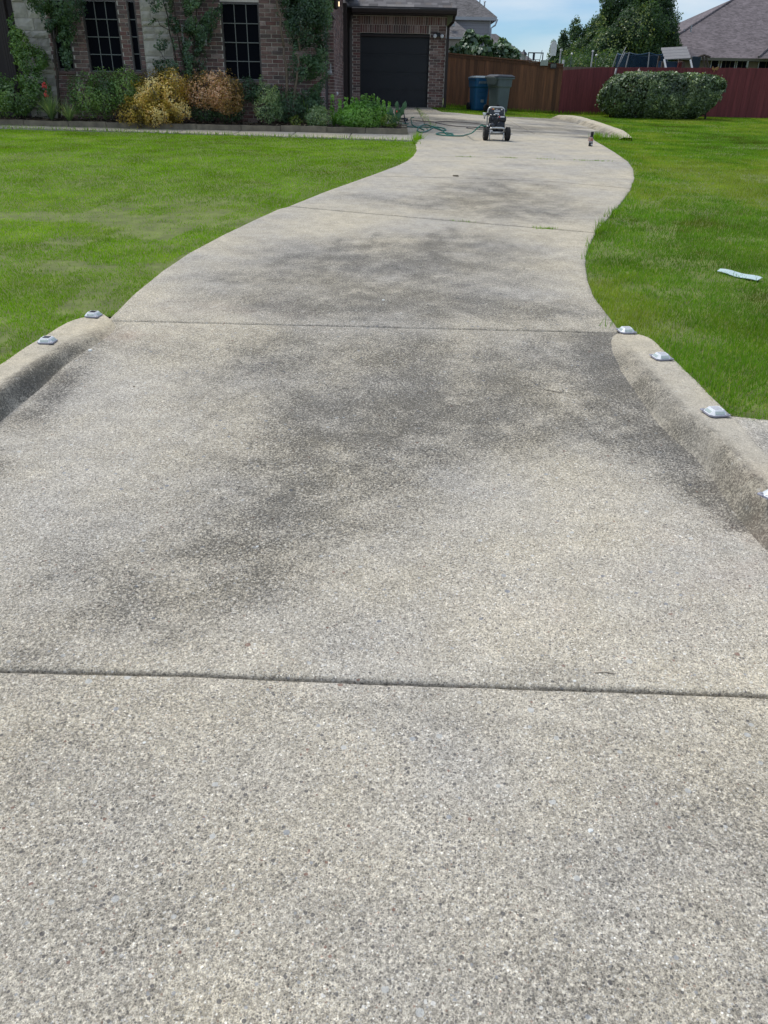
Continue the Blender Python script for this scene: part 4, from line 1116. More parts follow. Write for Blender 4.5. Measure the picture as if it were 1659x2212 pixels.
# crape myrtles and creeper in front of the house
def cstem(a, b, r0, r1, Y, dy=0.0):
    pa, pb = at(*a, Y), at(*b, Y + dy); pa.z = max(pa.z, g(pa.x, pa.y) + .02)
    return (curve3([pa, pb]), r0, r1)
plant('crape_myrtle', 'dark leafy tree hanging over the left stone pier and the far left window', 'tree',
      [ebox(55, -60, 130, 30, 20.0), ebox(95, -70, 175, 48, 19.9), ebox(92, 10, 142, 80, 20.0), ebox(112, 40, 160, 100, 20.1), ebox(130, 90, 155, 150, 20.2, .15)], 'leaf_dark', 1747, 0.057,
      stems=[cstem((128, 255), (118, 80), .035, .025, 20.1), cstem((118, 100), (95, -60), .025, .015, 20.1), cstem((120, 90), (140, -50), .022, .015, 20.1)], gap=.42, gs=5)
plant('crape_myrtle', 'slim multi stemmed tree rising behind the golden shrubs, before the address block', 'tree',
      [ebox(396, -40, 462, 90, 20.15, .2), ebox(392, 60, 445, 175, 20.15, .2), ebox(392, -70, 450, 40, 20.1), ebox(400, 20, 428, 150, 20.15, .16), ebox(430, -60, 480, 50, 20.1), ebox(425, 30, 458, 98, 20.2, .14), ebox(405, 120, 440, 172, 20.15, .16), ebox(385, 90, 420, 168, 20.1, .16),
       ebox(318, -40, 372, 34, 20.1, .2), ebox(322, 40, 372, 78, 20.15, .12), ebox(318, 78, 362, 108, 20.15, .12), ebox(352, 34, 388, 70, 20.1, .14), ebox(330, 128, 395, 165, 20.0, .16), ebox(372, 60, 400, 130, 20.1, .12)], 'leaf_dark', 1881, 0.049,
      stems=[cstem((404, 230), (352, 0), .022, .012, 20.1), cstem((408, 230), (372, -20), .022, .012, 20.1), cstem((412, 230), (425, -20), .02, .012, 20.15), cstem((414, 230), (452, 20), .018, .01, 20.15), cstem((395, 160), (340, 110), .01, .006, 20.05), cstem((378, 70), (325, 40), .01, .006, 20.05)], gap=.44, gs=5.5)
plant('crape_myrtle', 'tall dense dark tree with two pale stems left of the gate opening', 'tree',
      [ebox(608, -60, 714, 110, 20.1, .3), ebox(626, 80, 708, 210, 20.15, .28), ebox(598, -90, 690, 30, 20.1), ebox(640, -90, 722, 50, 20.0), ebox(622, 10, 700, 90, 20.1), ebox(632, 70, 706, 140, 20.1, .3), ebox(640, 120, 698, 190, 20.1, .28), ebox(648, 160, 690, 225, 20.15, .25), ebox(612, -10, 650, 50, 20.05, .2), ebox(655, 200, 692, 245, 20.1, .2)], 'leaf_dark', 2083, 0.047,
      stems=[cstem((624, 248), (613, 100), .034, .028, 19.95), cstem((613, 100), (592, -50), .028, .02, 19.95), cstem((634, 250), (648, 110), .03, .026, 19.95), cstem((648, 110), (650, -50), .026, .02, 19.95)], stem_mat='bark', gap=.40, gs=4.5)
plant('climbing_shrub', 'leafy shrub climbing the dark recess at the far left of the house', 'shrub',
      [ebox(22, 60, 62, 130, 20.2, .2), ebox(30, 95, 100, 160, 20.15, .2), ebox(20, 30, 45, 90, 20.3, .15), ebox(60, 105, 105, 150, 20.2, .15)], 'leaf_green', 1612, 0.053, gap=.40, gs=4)

plant('garden_shrub', 'broad dark green shrub at the far left of the bed with mixed leaves', 'shrub',
      [ebox(-70, 158, 40, 252, 20.0), ebox(0, 170, 90, 252, 19.95), ebox(40, 150, 110, 235, 20.1)], 'leaf_green', 1209, 0.057, gap=.36, gs=4)
plant('garden_shrub', 'dark green shrub below the three pane wide left window', 'shrub',
      [ebox(145, 160, 225, 252, 19.95), ebox(190, 150, 262, 250, 20.0), ebox(235, 148, 312, 236, 20.05)], 'leaf_green', 1497, 0.046, gap=.34, gs=5)
plant('golden_shrub', 'big golden leaved shrub spilling over the edging onto the walk', 'shrub',
      [ebox(258, 205, 350, 274, 19.35), ebox(285, 160, 400, 250, 19.6), ebox(318, 150, 410, 215, 19.75), ebox(340, 210, 408, 270, 19.45), ebox(300, 215, 380, 276, 19.3)], 'leaf_gold', 1612, 0.047, gap=.33, gs=5, clump=1.6, lumpy=.6)
plant('golden_shrub', 'orange tinted golden shrub on the right, set back behind the edging', 'shrub',
      [ebox(402, 160, 495, 235, 19.8), ebox(440, 158, 528, 240, 19.75), ebox(470, 200, 525, 250, 19.7)], 'leaf_orange', 1612, 0.044, gap=.33, gs=5, clump=1.6, lumpy=.55)
plant('garden_shrub', 'upright light green shrub just right of the golden shrubs', 'shrub',
      [ebox(548, 205, 606, 266, 19.6), ebox(552, 175, 585, 225, 19.65, .12), ebox(586, 182, 604, 235, 19.65, .08), ebox(575, 190, 592, 230, 19.65, .09), ebox(598, 225, 612, 262, 19.6, .1), ebox(559, 160, 570, 190, 19.7, .05)], 'leaf_mid', 1280, 0.034, gap=.30, gs=8,
      stems=[cstem((578, 262), (566, 165), .012, .005, 19.65)])
plant('garden_shrub', 'low dark shrub under the right window', 'shrub', [ebox(515, 165, 562, 255, 20.2), ebox(530, 180, 640, 262, 20.25, .25)], 'leaf_dark', 1545, 0.046, gap=.3)
plant('garden_shrub', 'low dark shrub around the foot of the tall tree', 'shrub', [ebox(590, 195, 660, 268, 20.0), ebox(640, 205, 705, 262, 20.1)], 'leaf_dark', 1545, 0.046, gap=.3)
plant('garden_shrub', 'low dark shrub tucked beneath the orange tinted golden shrub', 'shrub', [ebox(405, 215, 475, 266, 20.05), ebox(460, 212, 535, 266, 20.1)], 'leaf_dark', 1300, .045, gap=.25)
plant('boxwood', 'small yellow green ball shrub close to the edging', 'shrub', [ebox(625, 249, 652, 274, 19.4)], 'leaf_yellowgreen', 1300, .035, inner=.6)
plant('boxwood', 'round mid green shrub left of the bright green perennials', 'shrub', [ebox(657, 234, 716, 276, 19.45), ebox(668, 228, 705, 255, 19.45)], 'leaf_mid', 2736, 0.038, gap=.25, gs=6)
plant('perennial_patch', 'bright green leafy perennials filling the right end of the bed', 'plants',
      [ebox(735, 222, 845, 276, 19.75, .3), ebox(760, 216, 820, 262, 19.9, .25), ebox(725, 238, 790, 278, 19.6, .25)], 'leaf_lime', 1760, 0.057, gap=.3, gs=6, upright=.3, aspect=.4)
plant('ground_cover', 'pale lime ground cover clump on the edging corner', 'plants', [ebox(822, 246, 866, 277, 19.5)], 'leaf_yellowgreen', 1100, .04, gap=.25, gs=8)
plant('ground_cover', 'light green ground cover clump in front of the tall perennials', 'plants', [ebox(768, 244, 800, 278, 19.45), ebox(740, 248, 768, 276, 19.45), ebox(795, 252, 822, 278, 19.45)], 'leaf_lime', 1600, 0.030, gap=.28, gs=8)

# upright finger-like shoots of the perennials
def shoots(name, label, cat, spots, mat, h, r, n_leaf=70, size=.07):
    Ps = []
    for (px, py, Y) in spots:
        b = at(px, py, Y); b.z = g(b.x, b.y) + .05
        t_ = at(px, py, Y)
        H = max(.2, t_.z - b.z)
        lean = rng.normal(0, .03, 2)
        n = int(n_leaf * H / .5); k = rng.random(n) ** .8
        th_ = rng.random(n) * 6.28; rr = r * (1.15 - .55 * k) * (.5 + .5 * rng.random(n))
        P = np.stack([b.x + lean[0] * k + np.cos(th_) * rr, b.y + lean[1] * k + np.sin(th_) * rr, b.z + H * k], 1)
        N = np.stack([np.cos(th_), np.sin(th_), np.full(n, .5)], 1)
        Ps.append(leaf_quads(P, N, size, .5, rnd=np.clip(.35 + .5 * k + rng.normal(0, .12, n), 0, 1)))
    V, F, R = merge(Ps); c = V.mean(0); c[2] = g(c[0], c[1])
    o = tag(empty(name, tuple(c)), label, cat); obj('foliage', np_mesh('foliage', V - c, F, mat, dict(rnd=R)), o); return o
shoots('perennial_shoots', 'tall finger shaped green shoots standing above the perennial patch', 'plants',
       [(738, 214, 19.9), (751, 212, 19.9), (762, 208, 19.95), (771, 212, 19.9), (780, 206, 20.0), (789, 203, 20.0), (797, 207, 19.95), (806, 204, 20.0), (814, 212, 19.9), (823, 214, 19.85), (832, 216, 19.8), (843, 220, 19.75), (745, 222, 19.8), (775, 220, 19.8), (803, 220, 19.8), (835, 232, 19.7), (727, 224, 19.8), (717, 205, 20.1), (757, 230, 19.7), (790, 228, 19.7), (818, 230, 19.7), (700, 232, 20.2)], 'leaf_lime', .5, .055)

def straps(name, label, cat, base, n, L, w, mat, spread=.8, flowers=None, up=1.0):
    b = Vector(base); o = tag(empty(name, b), label, cat)
    P = []; F = []; R = []
    for i in range(n):
        az = random.uniform(0, 6.283); s = random.uniform(.1, spread); l = L * random.uniform(.6, 1)
        d = np.array([math.cos(az), math.sin(az)]); side = np.array([-d[1], d[0]])
        r = random.random(); off = len(P)
        for k in range(5):
            t = k / 4; hor = l * s * (t ** 1.3); ver = l * up * (t - .38 * s * t * t)
            ww = w * (1 - t) ** .7 / 2
            c = d * hor
            P.append((c[0] - side[0] * ww, c[1] - side[1] * ww, ver)); P.append((c[0] + side[0] * ww, c[1] + side[1] * ww, ver)); R += [r, r]
        F += [(off + 2 * k, off + 2 * k + 1, off + 2 * k + 3, off + 2 * k + 2) for k in range(4)]
    obj('leaf_blades', np_mesh('leaf_blades', np.array(P), np.array(F), mat, dict(rnd=R)), o)
    for f in flowers or []:
        p = Vector(f) - b
        mb = MB(); mb.tube([(0, 0, 0), p * .5 + Vector((0, 0, .1)), p], .006, 5); mb.build('flower_stalk', 'leaf_mid', o)
        mb = MB()
        for q in range(14):
            c = p + Vector((random.gauss(0, .022), random.gauss(0, .02), random.gauss(0, .028)))
            mb.lathe([(.006, -.02), (.018, 0), (.012, .02), (.002, .03)], 5, 'Z', c)
        mb.build('blossom', 'red_petal', o)
    return o
b = at(112, 252, 19.6); b.z = g(b.x, b.y) + .1
straps('red_yucca', 'grassy leaved clump with two coral red blooms near the left of the bed', 'plant', b, 240, .72, .016, 'leaf_mid', 1.0, [at(95, 186, 19.7), at(100, 208, 19.6)])
b = at(150, 256, 19.5); b.z = g(b.x, b.y) + .1
straps('grass_clump', 'arching grassy clump beside the red blooms', 'plant', b, 120, .6, .014, 'leaf_mid', 1.3)
b = at(722, 262, 19.7); b.z = g(b.x, b.y) + .1
straps('lily_clump', 'strap leaved lily clump left of the bright green perennials', 'plant', b, 60, .42, .035, 'leaf_lime', .7)
b = at(663, 235, 20.0); b.z = g(b.x, b.y) + .1
straps('lily_clump', 'few long strap leaves standing behind the round shrub', 'plant', b, 9, .75, .03, 'leaf_green', .3)

# prickly pear at the end of the bed
pp = at(853, 262, 19.6); pp.z = g(pp.x, pp.y) + .12
pear = tag(empty('prickly_pear', pp), 'prickly pear cactus with flat pads at the right end of the flower bed', 'cactus')
def pad(px, py, w, h, tilt, Y=19.6):
    c = at(px, py, Y) - pp; mb = MB(); prof = []
    n = 12; pts = [(math.sin(math.pi * (k / n) ** .85) * w / 2 + .004, -h / 2 + h * k / n) for k in range(n + 1)]
    mb.lathe(pts, 12, 'Z', (0, 0, 0), squash=.28)
    o = mb.build('pad', 'cactus', pear, c, smooth=True); o.rotation_euler = (random.uniform(-.2, .2), tilt, random.uniform(-.5, .5))
for a in [(848, 255, .15, .26, -.15), (860, 252, .13, .24, .45), (858, 240, .11, .2, .1), (868, 240, .12, .22, .35), (874, 228, .10, .19, .3), (845, 240, .10, .18, -.3), (857, 226, .09, .14, .1), (840, 252, .12, .2, -.5), (851, 266, .14, .22, 0)]: pad(*a)
MB().lathe([(.01, 0), (.02, .02), (.006, .04)], 8, 'Z', at(857, 243, 19.5) - pp).build('bud', 'red_petal', pear)

# clipped hedge in front of the red fence
def hedge():
    c = at(1428, 208, 30.3); zb = g(c.x, c.y) - .02
    rx = 131 / (1661 / (30.3 * .876)); H = 1.40; ry = .8
    n = 60000
    d = rng.normal(0, 1, (n, 3)); d /= np.linalg.norm(d, axis=1)[:, None]
    e = 4.2
    k = (np.abs(d[:, 0]) ** e + np.abs(d[:, 1]) ** 3.0 + np.abs(d[:, 2]) ** e) ** (-1 / e)
    depth = 1 - .16 * rng.random(n) ** 1.4 + np.where(rng.random(n) < .03, .07 * rng.random(n), 0)
    lump = 1 + .075 * (fbm(d[:, 0] * k * 2.2 + 5, d[:, 2] * k * 1.2 + d[:, 1] * k, 2.5, 3) - .5) * 2
    U = d * (k * depth * lump)[:, None]
    # ends lean: rounded lower right, softer left
    P = U * np.array([rx, ry, H / 2]); P[:, 2] += H / 2
    low = np.clip(1 - P[:, 2] / .9, 0, 1); P[:, 0] -= np.where(P[:, 0] > 0, 1, 0) * low * .55 * (P[:, 0] / rx) ** 2
    P[:, 0] += np.where(P[:, 0] < 0, 1, 0) * np.clip((P[:, 2] - .8) / .6, 0, 1) * .32 * (P[:, 0] / rx) ** 2
    hole = fbm(P[:, 0] * 1.0 + 2, P[:, 2] * 1.5 + P[:, 1], 1.6, 3) < (.36 + .10 * low)
    P = P[~hole | (rng.random(n) < .25)]; 
    N = P - np.array([0, 0, H / 2]); N /= np.array([rx, ry, H / 2]) ** 2; N /= np.linalg.norm(N, axis=1)[:, None]
    cl = fbm(P[:, 0], P[:, 2] + P[:, 1], 3.5, 3)
    R = np.clip(.45 + (cl - .5) * 1.2 + rng.normal(0, .17, len(P)), 0, 1)
    V, F, R = leaf_quads(P, N, .085, .55, rnd=R)
    o = tag(empty('hedge', (c.x, c.y, zb)), 'broad clipped grey green hedge standing before the red fence', 'hedge')
    obj('foliage', np_mesh('foliage', V, F, 'leaf_hedge', dict(rnd=R)), o)
    mb = MB()
    for i in range(9):
        x = -rx * .8 + rx * 1.6 * i / 8
        mb.tube(curve3([(x, 0, 0), (x + random.uniform(-.2, .2), random.uniform(-.2, .2), .9)], 5), [.035, .03, .025, .02, .012], 6)
    mb.build('stems', 'bark_dark', o)
hedge()

# fig-like shrub behind the cedar fence
def fig():
    B = [ebox(1004, 66, 1028, 98, 33.6, .25), ebox(972, 102, 1012, 145, 33.6, .4), ebox(988, 86, 1030, 140, 33.6, .4), ebox(1003, 82, 1070, 145, 33.7, .6), ebox(1042, 78, 1066, 104, 33.7, .4), ebox(1058, 92, 1106, 145, 33.7, .5), ebox(1076, 83, 1094, 110, 33.7, .25), ebox(1094, 104, 1122, 145, 33.7, .4)]
    plant('fig_shrub', 'large leaved green shrub rising behind the cedar fence', 'shrub', B, 'leaf_fig', 260, .2, gap=.27, gs=2.2, aspect=.75, stems=[cstem((1030, 180), (1010, 90), .05, .02, 33.7), cstem((1040, 180), (1090, 95), .05, .02, 33.7)])
fig()

# trees beyond the fence
YT = 58
def bigtree(name, label, boxes, mat, dens, size, trunk, **kw):
    B = [ebox(*b, YT + dy) for b, dy in boxes]
    x = trunk[0]; base = at(x, 150, YT); base.z = g(base.x, base.y)
    tr_ = [(curve3([base, at(x + 3, trunk[1] + 30, YT)], 6, .05), .28, .12)]
    for q in trunk[2]: tr_.append((curve3([at(x + 1, 90, YT), at(*q, YT)], 5, .05), .12, .04))
    return plant(name, label, 'tree', B, mat, dens, size, stems=tr_, group='trees beyond the fence', part='crown', **kw)
bigtree('evergreen_tree', 'dark pointed evergreen left of the taller broad tree beyond the fence',
        [((1183, 96, 1212, 150), 0), ((1188, 86, 1202, 120), 0), ((1198, 80, 1228, 150), 1), ((1208, 64, 1226, 105), 1), ((1220, 52, 1262, 140), 1), ((1232, 38, 1254, 86), 1), ((1248, 60, 1290, 150), 2), ((1185, 115, 1250, 185), 0), ((1215, 105, 1300, 190), -1), ((1256, 56, 1272, 100), 2), ((1192, 100, 1300, 185), 0), ((1225, 80, 1285, 160), 0)], 'leaf_tree', 330, .15, (1238, 75, []), gap=.16, gs=.9, aspect=.4, upright=.3, inner=.3)
bigtree('broad_tree', 'tall dense green tree with yellow tipped shoots beyond the fence',
        [((1264, 38, 1320, 120), 0), ((1278, 18, 1340, 100), 1), ((1298, -50, 1380, 60), 0), ((1350, -60, 1446, 40), 1), ((1320, 10, 1430, 130), -1.5), ((1395, 24, 1466, 100), 0), ((1262, 75, 1340, 180), -1), ((1330, 80, 1440, 190), -1), ((1410, 66, 1468, 122), 0), ((1385, -20, 1456, 60), .5), ((1275, 60, 1340, 150), -2), ((1430, 90, 1475, 140), 1)], 'leaf_tree', 420, .135, (1350, 40, [(1290, 70), (1420, 60), (1380, 20), (1320, 30)]), gap=.19, gs=.75, aspect=.55, inner=.3)
# bright young shoots of the broad tree, a part of it
bt = [o for o in bpy.data.objects if o.name.startswith('broad_tree')][0]
Ps = []
for px, py in [(1292, 55), (1300, 72), (1310, 82), (1352, 58), (1378, 40), (1384, 52), (1330, 95), (1345, 110), (1300, 42), (1372, 70), (1405, 65), (1318, 112), (1290, 92), (1402, 28), (1356, 84)]:
    c = np.array(at(px, py, YT - 4.2)); P = c + rng.normal(0, 1, (22, 3)) * np.array([.13, .2, .24])
    Ps.append(leaf_quads(P, np.tile([0, -1, .6], (22, 1)), .13, .5))
V, F, R = merge(Ps); V -= np.array(bt.location)
M['leaf_shoot'] = leafmat('leaf_shoot', [(0, (.09, .13, .03)), (1, (.24, .28, .06))], .3, .05)
stuff(obj('young_shoots', np_mesh('young_shoots', V, F, 'leaf_shoot', dict(rnd=R)), bt))
# dark low planting between fence and trees
plant('back_shrubs', 'dark low bushes just behind the red fence under the trees', 'shrub', [ebox(1205, 118, 1290, 200, 50, 1.5), ebox(1270, 110, 1360, 200, 50, 1.5)], 'leaf_tree', 220, .13, gap=.25, gs=1)

# tufts and weeds along joints and edges
def tuft(spots, name, label, mat, h, n, w=.006, spread=.035):
    Ps = []
    for (x, y) in spots:
        P = np.stack([rng.normal(x, spread, n), rng.normal(y, spread * .6, n), np.zeros(n)], 1); P[:, 2] = gl_arr(P[:, 0], P[:, 1]) - .005
        hh = h * (.4 + .9 * rng.random(n)); Ps.append(blades(P, hh, np.full(n, w), .5, np.clip(rng.normal(.5, .2, n), 0, .9)))
    V, F, R = merge(Ps); return tag(stuff(obj(name, np_mesh(name, V, F, mat, dict(rnd=R)))), label, 'weeds')
def along(P, k):
    R = resample(P, k); return [(x, y) for x, y in R]
sp = [(1.7 + random.gauss(0, .06), 8.9) for _ in range(8)] + [(.75, 9.27), (.85, 9.23), (.9, 9.22), (1.62, 9.0), (1.75, 8.93)]
tuft(sp, 'joint_weeds', 'grass weeds growing in the slanted joint of the middle driveway', 'grass_wild', .028, 16)
sp = [(x + random.gauss(0, .05), 14.89) for x in (1.15, 1.25, 1.35, 2.0, 2.1, 2.2, 2.6, 2.7, 3.3, 3.35, 3.45, 3.55, 3.65, 3.75)]
tuft(sp, 'joint_weeds', 'grass weeds in the straight joint before the pressure washer', 'grass_wild', .026, 22, .01, .06)
tuft([(2.26, 8.78), (2.30, 8.85), (2.24, 8.70)], 'edge_tuft', 'tall grass tuft at the right end of the slanted joint', 'grass_wild', .14, 20, .01, .025)
tuft([(2.62, 9.7), (2.70, 9.9), (2.8, 10.1), (2.42, 9.25)], 'edge_tuft', 'grass tufts leaning over the right driveway edge above the slanted joint', 'grass_wild', .09, 26, .01, .04)
tuft([(1.93, 7.75), (2.0, 8.0), (1.86, 7.45)], 'edge_tuft', 'thin grass blades at the inward bend of the right driveway edge', 'grass_wild', .11, 14, .008, .03)
tuft([(1.50, 5.30), (1.54, 5.36)], 'edge_tuft', 'few thin blades standing in the joint end by the right kerb', 'grass_wild', .15, 4, .006, .03)
tuft([(.52 + .02 * i, 18.0 + .1 * i) for i in range(5)] + [(.45, 17.6), (.48, 17.2)], 'edge_tuft', 'straggling grass at the corner of the front walk', 'grass', .16, 22, .014, .05)
tuft(along([(4.72, 19.9), (4.9, 20.45), (5.55, 20.1)], 16), 'edge_tuft', 'long grass on the tip between driveway and court kerb', 'grass', .15, 26, .014, .06)
tuft([(x, walk_front(x)) for x in np.arange(-10, .4, .16)], 'edge_tuft', 'ragged grass edge overhanging the front walk', 'grass', .085, 22, .012, .05)
tuft([(.86 + .012 * i, 30.0 - .5 * i) for i in range(17)], 'joint_weeds', 'brownish weeds in the long joint before the garage door', 'grass_wild', .035, 26, .014, .06)
tuft([(x_, 31.75 + random.gauss(0, .1)) for x_ in np.arange(2.0, 8, .12)], 'fence_grass', 'longer grass along the foot of the cedar fence', 'grass', .14, 24, .02, .08)
# ------------------------------------------------------------------ solar kerb markers
M['marker_shell'] = simple('marker_shell', (.66, .69, .73), .35, .06, 30, metallic=.1)
M['marker_base'] = simple('marker_base', (.30, .30, .36), .5, .06, 30)
M['marker_lens'] = simple('marker_lens', (.36, .43, .42), .18, .12, 60, spec=.7)
M['marker_cell'] = simple('marker_cell', (.035, .035, .045), .15, .2, 80, spec=.8)
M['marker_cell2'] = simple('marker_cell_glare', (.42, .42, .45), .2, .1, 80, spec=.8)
def marker(label, x, y, rz, cell='marker_cell'):
    z = gl(x, y) + .004
    o = tag(empty('solar_marker', (x, y, z), rz), label, 'solar light', 'solar markers fixed on the kerbs')
    s = .051
    def octo(r, c): return [(r, -r + c), (r, r - c), (r - c, r), (-r + c, r), (-r, r - c), (-r, -r + c), (-r + c, -r), (r - c, -r)]
    mb = MB(); a = octo(s, .018); vs = [(p[0], p[1], 0) for p in a] + [(p[0], p[1], .008) for p in a]
    mb.add(vs, [tuple(range(8))[::-1], tuple(range(8, 16))] + [(i, (i + 1) % 8, 8 + (i + 1) % 8, 8 + i) for i in range(8)]); mb.build('base_plate', 'marker_base', o)
    mb = MB(); t1 = octo(s - .002, .018); t2 = octo(s - .019, .008)
    vs = [(p[0], p[1], .0082) for p in t1] + [(p[0], p[1], .028) for p in t2]; vs += [(p[0] * .95, p[1] * .95, .030) for p in t2]
    mb.add(vs, [(i, (i + 1) % 8, 8 + (i + 1) % 8, 8 + i) for i in range(8)] + [(8 + i, 8 + (i + 1) % 8, 16 + (i + 1) % 8, 16 + i) for i in range(8)] + [tuple(range(16, 24))]); mb.build('shell', 'marker_shell', o)
    MB().bbox((0, 0, .0305), (.042, .042, .003), .002).build('solar_panel', cell, o)
    for k in range(4):
        an = k * math.pi / 2; R = Matrix.Rotation(an, 3, 'Z') @ Matrix.Rotation(math.radians(-43.5), 3, 'Y').inverted()
        c = Matrix.Rotation(an, 3, 'Z') @ Vector((.0405, 0, .0178))
        MB().bbox(c, (.0155, .050, .003), .001, 0, R).build('lens', 'marker_lens', o)
    for sgn in (-1, 1):
        mb = MB(); mb.bbox((sgn * .042, sgn * .042, .007), (.026, .026, .008), .003); mb.build('fixing_lug', 'marker_base', o)
        MB().lathe([(.006, .011), (.006, .0135), (.003, .0145)], 10, 'Z', (sgn * .042, sgn * .042, 0)).build('screw', 'steel', o)
    return o
marker('white solar marker on the left kerb, lower one with a dark cell', -2.125, 4.712, math.radians(88))
marker('white solar marker at the top end of the left kerb by the joint', -2.05, 5.34, math.radians(80))
marker('white solar marker at the far end of the right kerb by the joint', 1.625, 5.206, math.radians(95), 'marker_cell2')
marker('white solar marker second along the right kerb', 1.689, 4.632, math.radians(100), 'marker_cell2')
marker('white solar marker third along the right kerb where the pavement begins', 1.685, 3.717, math.radians(100), 'marker_cell2')
marker('white solar marker nearest the camera, cut by the right edge of the photo', 1.600, 2.80, math.radians(125), 'marker_cell2')

# ------------------------------------------------------------------ pressure washer
pw = tag(empty('pressure_washer', (2.235, 18.45, g(2.235, 18.45)), math.radians(4)), 'black petrol pressure washer on a silver two wheeled frame standing on the driveway', 'pressure washer')
M['engine_black'] = simple('engine_black', (.012, .015, .022), .35, .4, 25)
M['engine_grey'] = simple('engine_grey', (.065, .07, .085), .35, .3, 40, metallic=.5)
for sx in (-1, 1):
    w = empty('wheel', (sx * .235, -.13, .128), parent=pw)
    prof = [(.062, -.045), (.085, -.052), (.108, -.048), (.121, -.036), (.128, -.018), (.129, 0), (.128, .018), (.121, .036), (.108, .048), (.085, .052), (.062, .045)]
    MB().lathe(prof, 28, 'X').build('tyre', 'rubber', w, smooth=True)
    mb = MB()
    for k in range(24):
        a = 2 * math.pi * k / 24
        for s2 in (-1, 1): mb.box((s2 * .024, math.cos(a + s2 * .06) * .1275, math.sin(a + s2 * .06) * .1275), (.034, .012, .007), 0, Matrix.Rotation(a - math.pi / 2 + math.pi, 3, 'X'))
    mb.build('tread', 'rubber', w)
    MB().lathe([(.058, -.03), (.062, -.046), (.02, -.04), (.02, .04), (.062, .046), (.058, .03)], 18, 'X').build('rim', 'white_metal', w, smooth=True)
MB().tube([(-.30, -.13, .128), (.34, -.13, .128)], .009, 8).build('axle', 'steel', pw)
def arc(pts, k=5):
    """round the corners of a polyline"""
    out = [Vector(pts[0])]
    for i in range(1, len(pts) - 1):
        a, b_, c = Vector(pts[i - 1]), Vector(pts[i]), Vector(pts[i + 1])
        r = min((a - b_).length, (c - b_).length) * .42
        p0 = b_ + (a - b_).normalized() * r; p1 = b_ + (c - b_).normalized() * r
        for q in range(k + 1):
            t = q / k; out.append(p0 * (1 - t) ** 2 + b_ * 2 * t * (1 - t) + p1 * t * t)
    out.append(Vector(pts[-1])); return out
mb = MB()
mb.tube(arc([(-.185, .12, .14), (-.185, .10, .45), (-.175, .09, .625), (.165, .09, .625), (.175, .10, .45), (.175, .12, .14)]), .0165, 10)      # upright handle loop
mb.tube(arc([(-.185, .20, .11), (-.19, -.05, .115), (-.165, -.19, .245), (.155, -.19, .245), (.18, -.05, .115), (.175, .20, .11)]), .018, 10)     # front loop
mb.box((0, -.16, .155), (.27, .03, .035))
mb.tube([(-.185, .20, .11), (.175, .20, .11)], .014, 8)
mb.tube(arc([(-.16, -.17, .15), (-.15, -.16, .02), (-.15, -.13, .012)]), .012, 8); mb.tube(arc([(.145, -.17, .15), (.14, -.16, .02), (.14, -.13, .012)]), .012, 8)
mb.build('frame', 'white_metal', pw, smooth=True)
mb = MB(); mb.bbox((.0, .0, .16), (.30, .32, .02), .006); mb.build('deck_plate', 'engine_grey', pw)
mb = MB(); mb.bbox((-.13, -.17, .175), (.06, .01, .05), .004); mb.build('warning_plate', 'white_label', pw)
eng = MB(); eng.bbox((.02, .0, .25), (.26, .26, .15), .03); eng.bbox((-.08, -.05, .34), (.17, .20, .20), .02); eng.bbox((.02, .02, .38), (.32, .14, .20), .02); eng.build('engine_block', 'engine_black', pw, smooth=False)
mb = MB(); mb.bbox((.085, -.04, .405), (.20, .22, .115), .04); mb.build('fuel_tank', 'engine_black', pw, smooth=True)
mb = MB(); mb.lathe([(.085, 0), (.10, -.02), (.098, -.06), (.07, -.08), (.03, -.085)], 22, 'Y', (.06, -.10, .27)); rc = mb.build('recoil_cover', 'engine_black', pw, smooth=True)
mb = MB(); mb.bbox((.06, -.187, .225), (.10, .008, .022), .003); mb.build('badge_strip', 'engine_grey', rc)
mb = MB(); mb.bbox((-.115, -.09, .40), (.10, .12, .10), .015); mb.build('air_filter', 'engine_black', pw)
mb = MB(); mb.lathe([(.035, 0), (.04, -.03), (.03, -.05)], 14, 'Y', (-.11, -.15, .30)); mb.bbox((-.15, -.10, .265), (.06, .1, .07), .012); mb.tube([(-.02, -.16, .33), (-.03, -.18, .40), (.0, -.17, .45)], .006, 6); mb.build('pump', 'engine_grey', pw, smooth=True)
mb = MB(); mb.tube([(-.15, -.15, .27), (-.20, -.16, .275), (-.235, -.17, .268)], .013, 8); mb.tube([(-.165, -.15, .27), (-.165, -.15, .32)], .008, 8); mb.build('hose_coupling', 'steel', pw, smooth=True)
cp = MB(); cp.bbox((0, .04, .535), (.31, .05, .13), .02); cp = cp.build('control_panel', 'engine_grey', pw)
MB().bbox((.0, .0125, .555), (.13, .006, .03), .004).build('label_strip', 'white_label', cp)
MB().bbox((.0, .0125, .508), (.09, .006, .026), .004).build('label_strip', 'white_label', cp)
MB().bbox((-.01, .0125, .587), (.04, .006, .010), .002).build('label_strip', 'white_label', cp)
MB().lathe([(.012, .012), (.014, -.005), (.009, -.012)], 10, 'Y', (-.10, 0, .59)).build('nozzle_tip', 'red_label', cp)
MB().lathe([(.012, .012), (.014, -.005), (.009, -.012)], 10, 'Y', (-.078, 0, .592)).build('nozzle_tip', 'yellow', cp)
MB().lathe([(.012, .012), (.014, -.005), (.009, -.012)], 10, 'Y', (.095, 0, .585)).build('nozzle_tip', 'white_label', cp)
mb = MB(); mb.bbox((.075, -.152, .452), (.125, .012, .026), .004); mb.build('brand_strip', 'white_label', pw)
mb = MB(); mb.bbox((.03, -.156, .452), (.032, .012, .026), .004); mb.build('red_mark', 'red_label', pw)
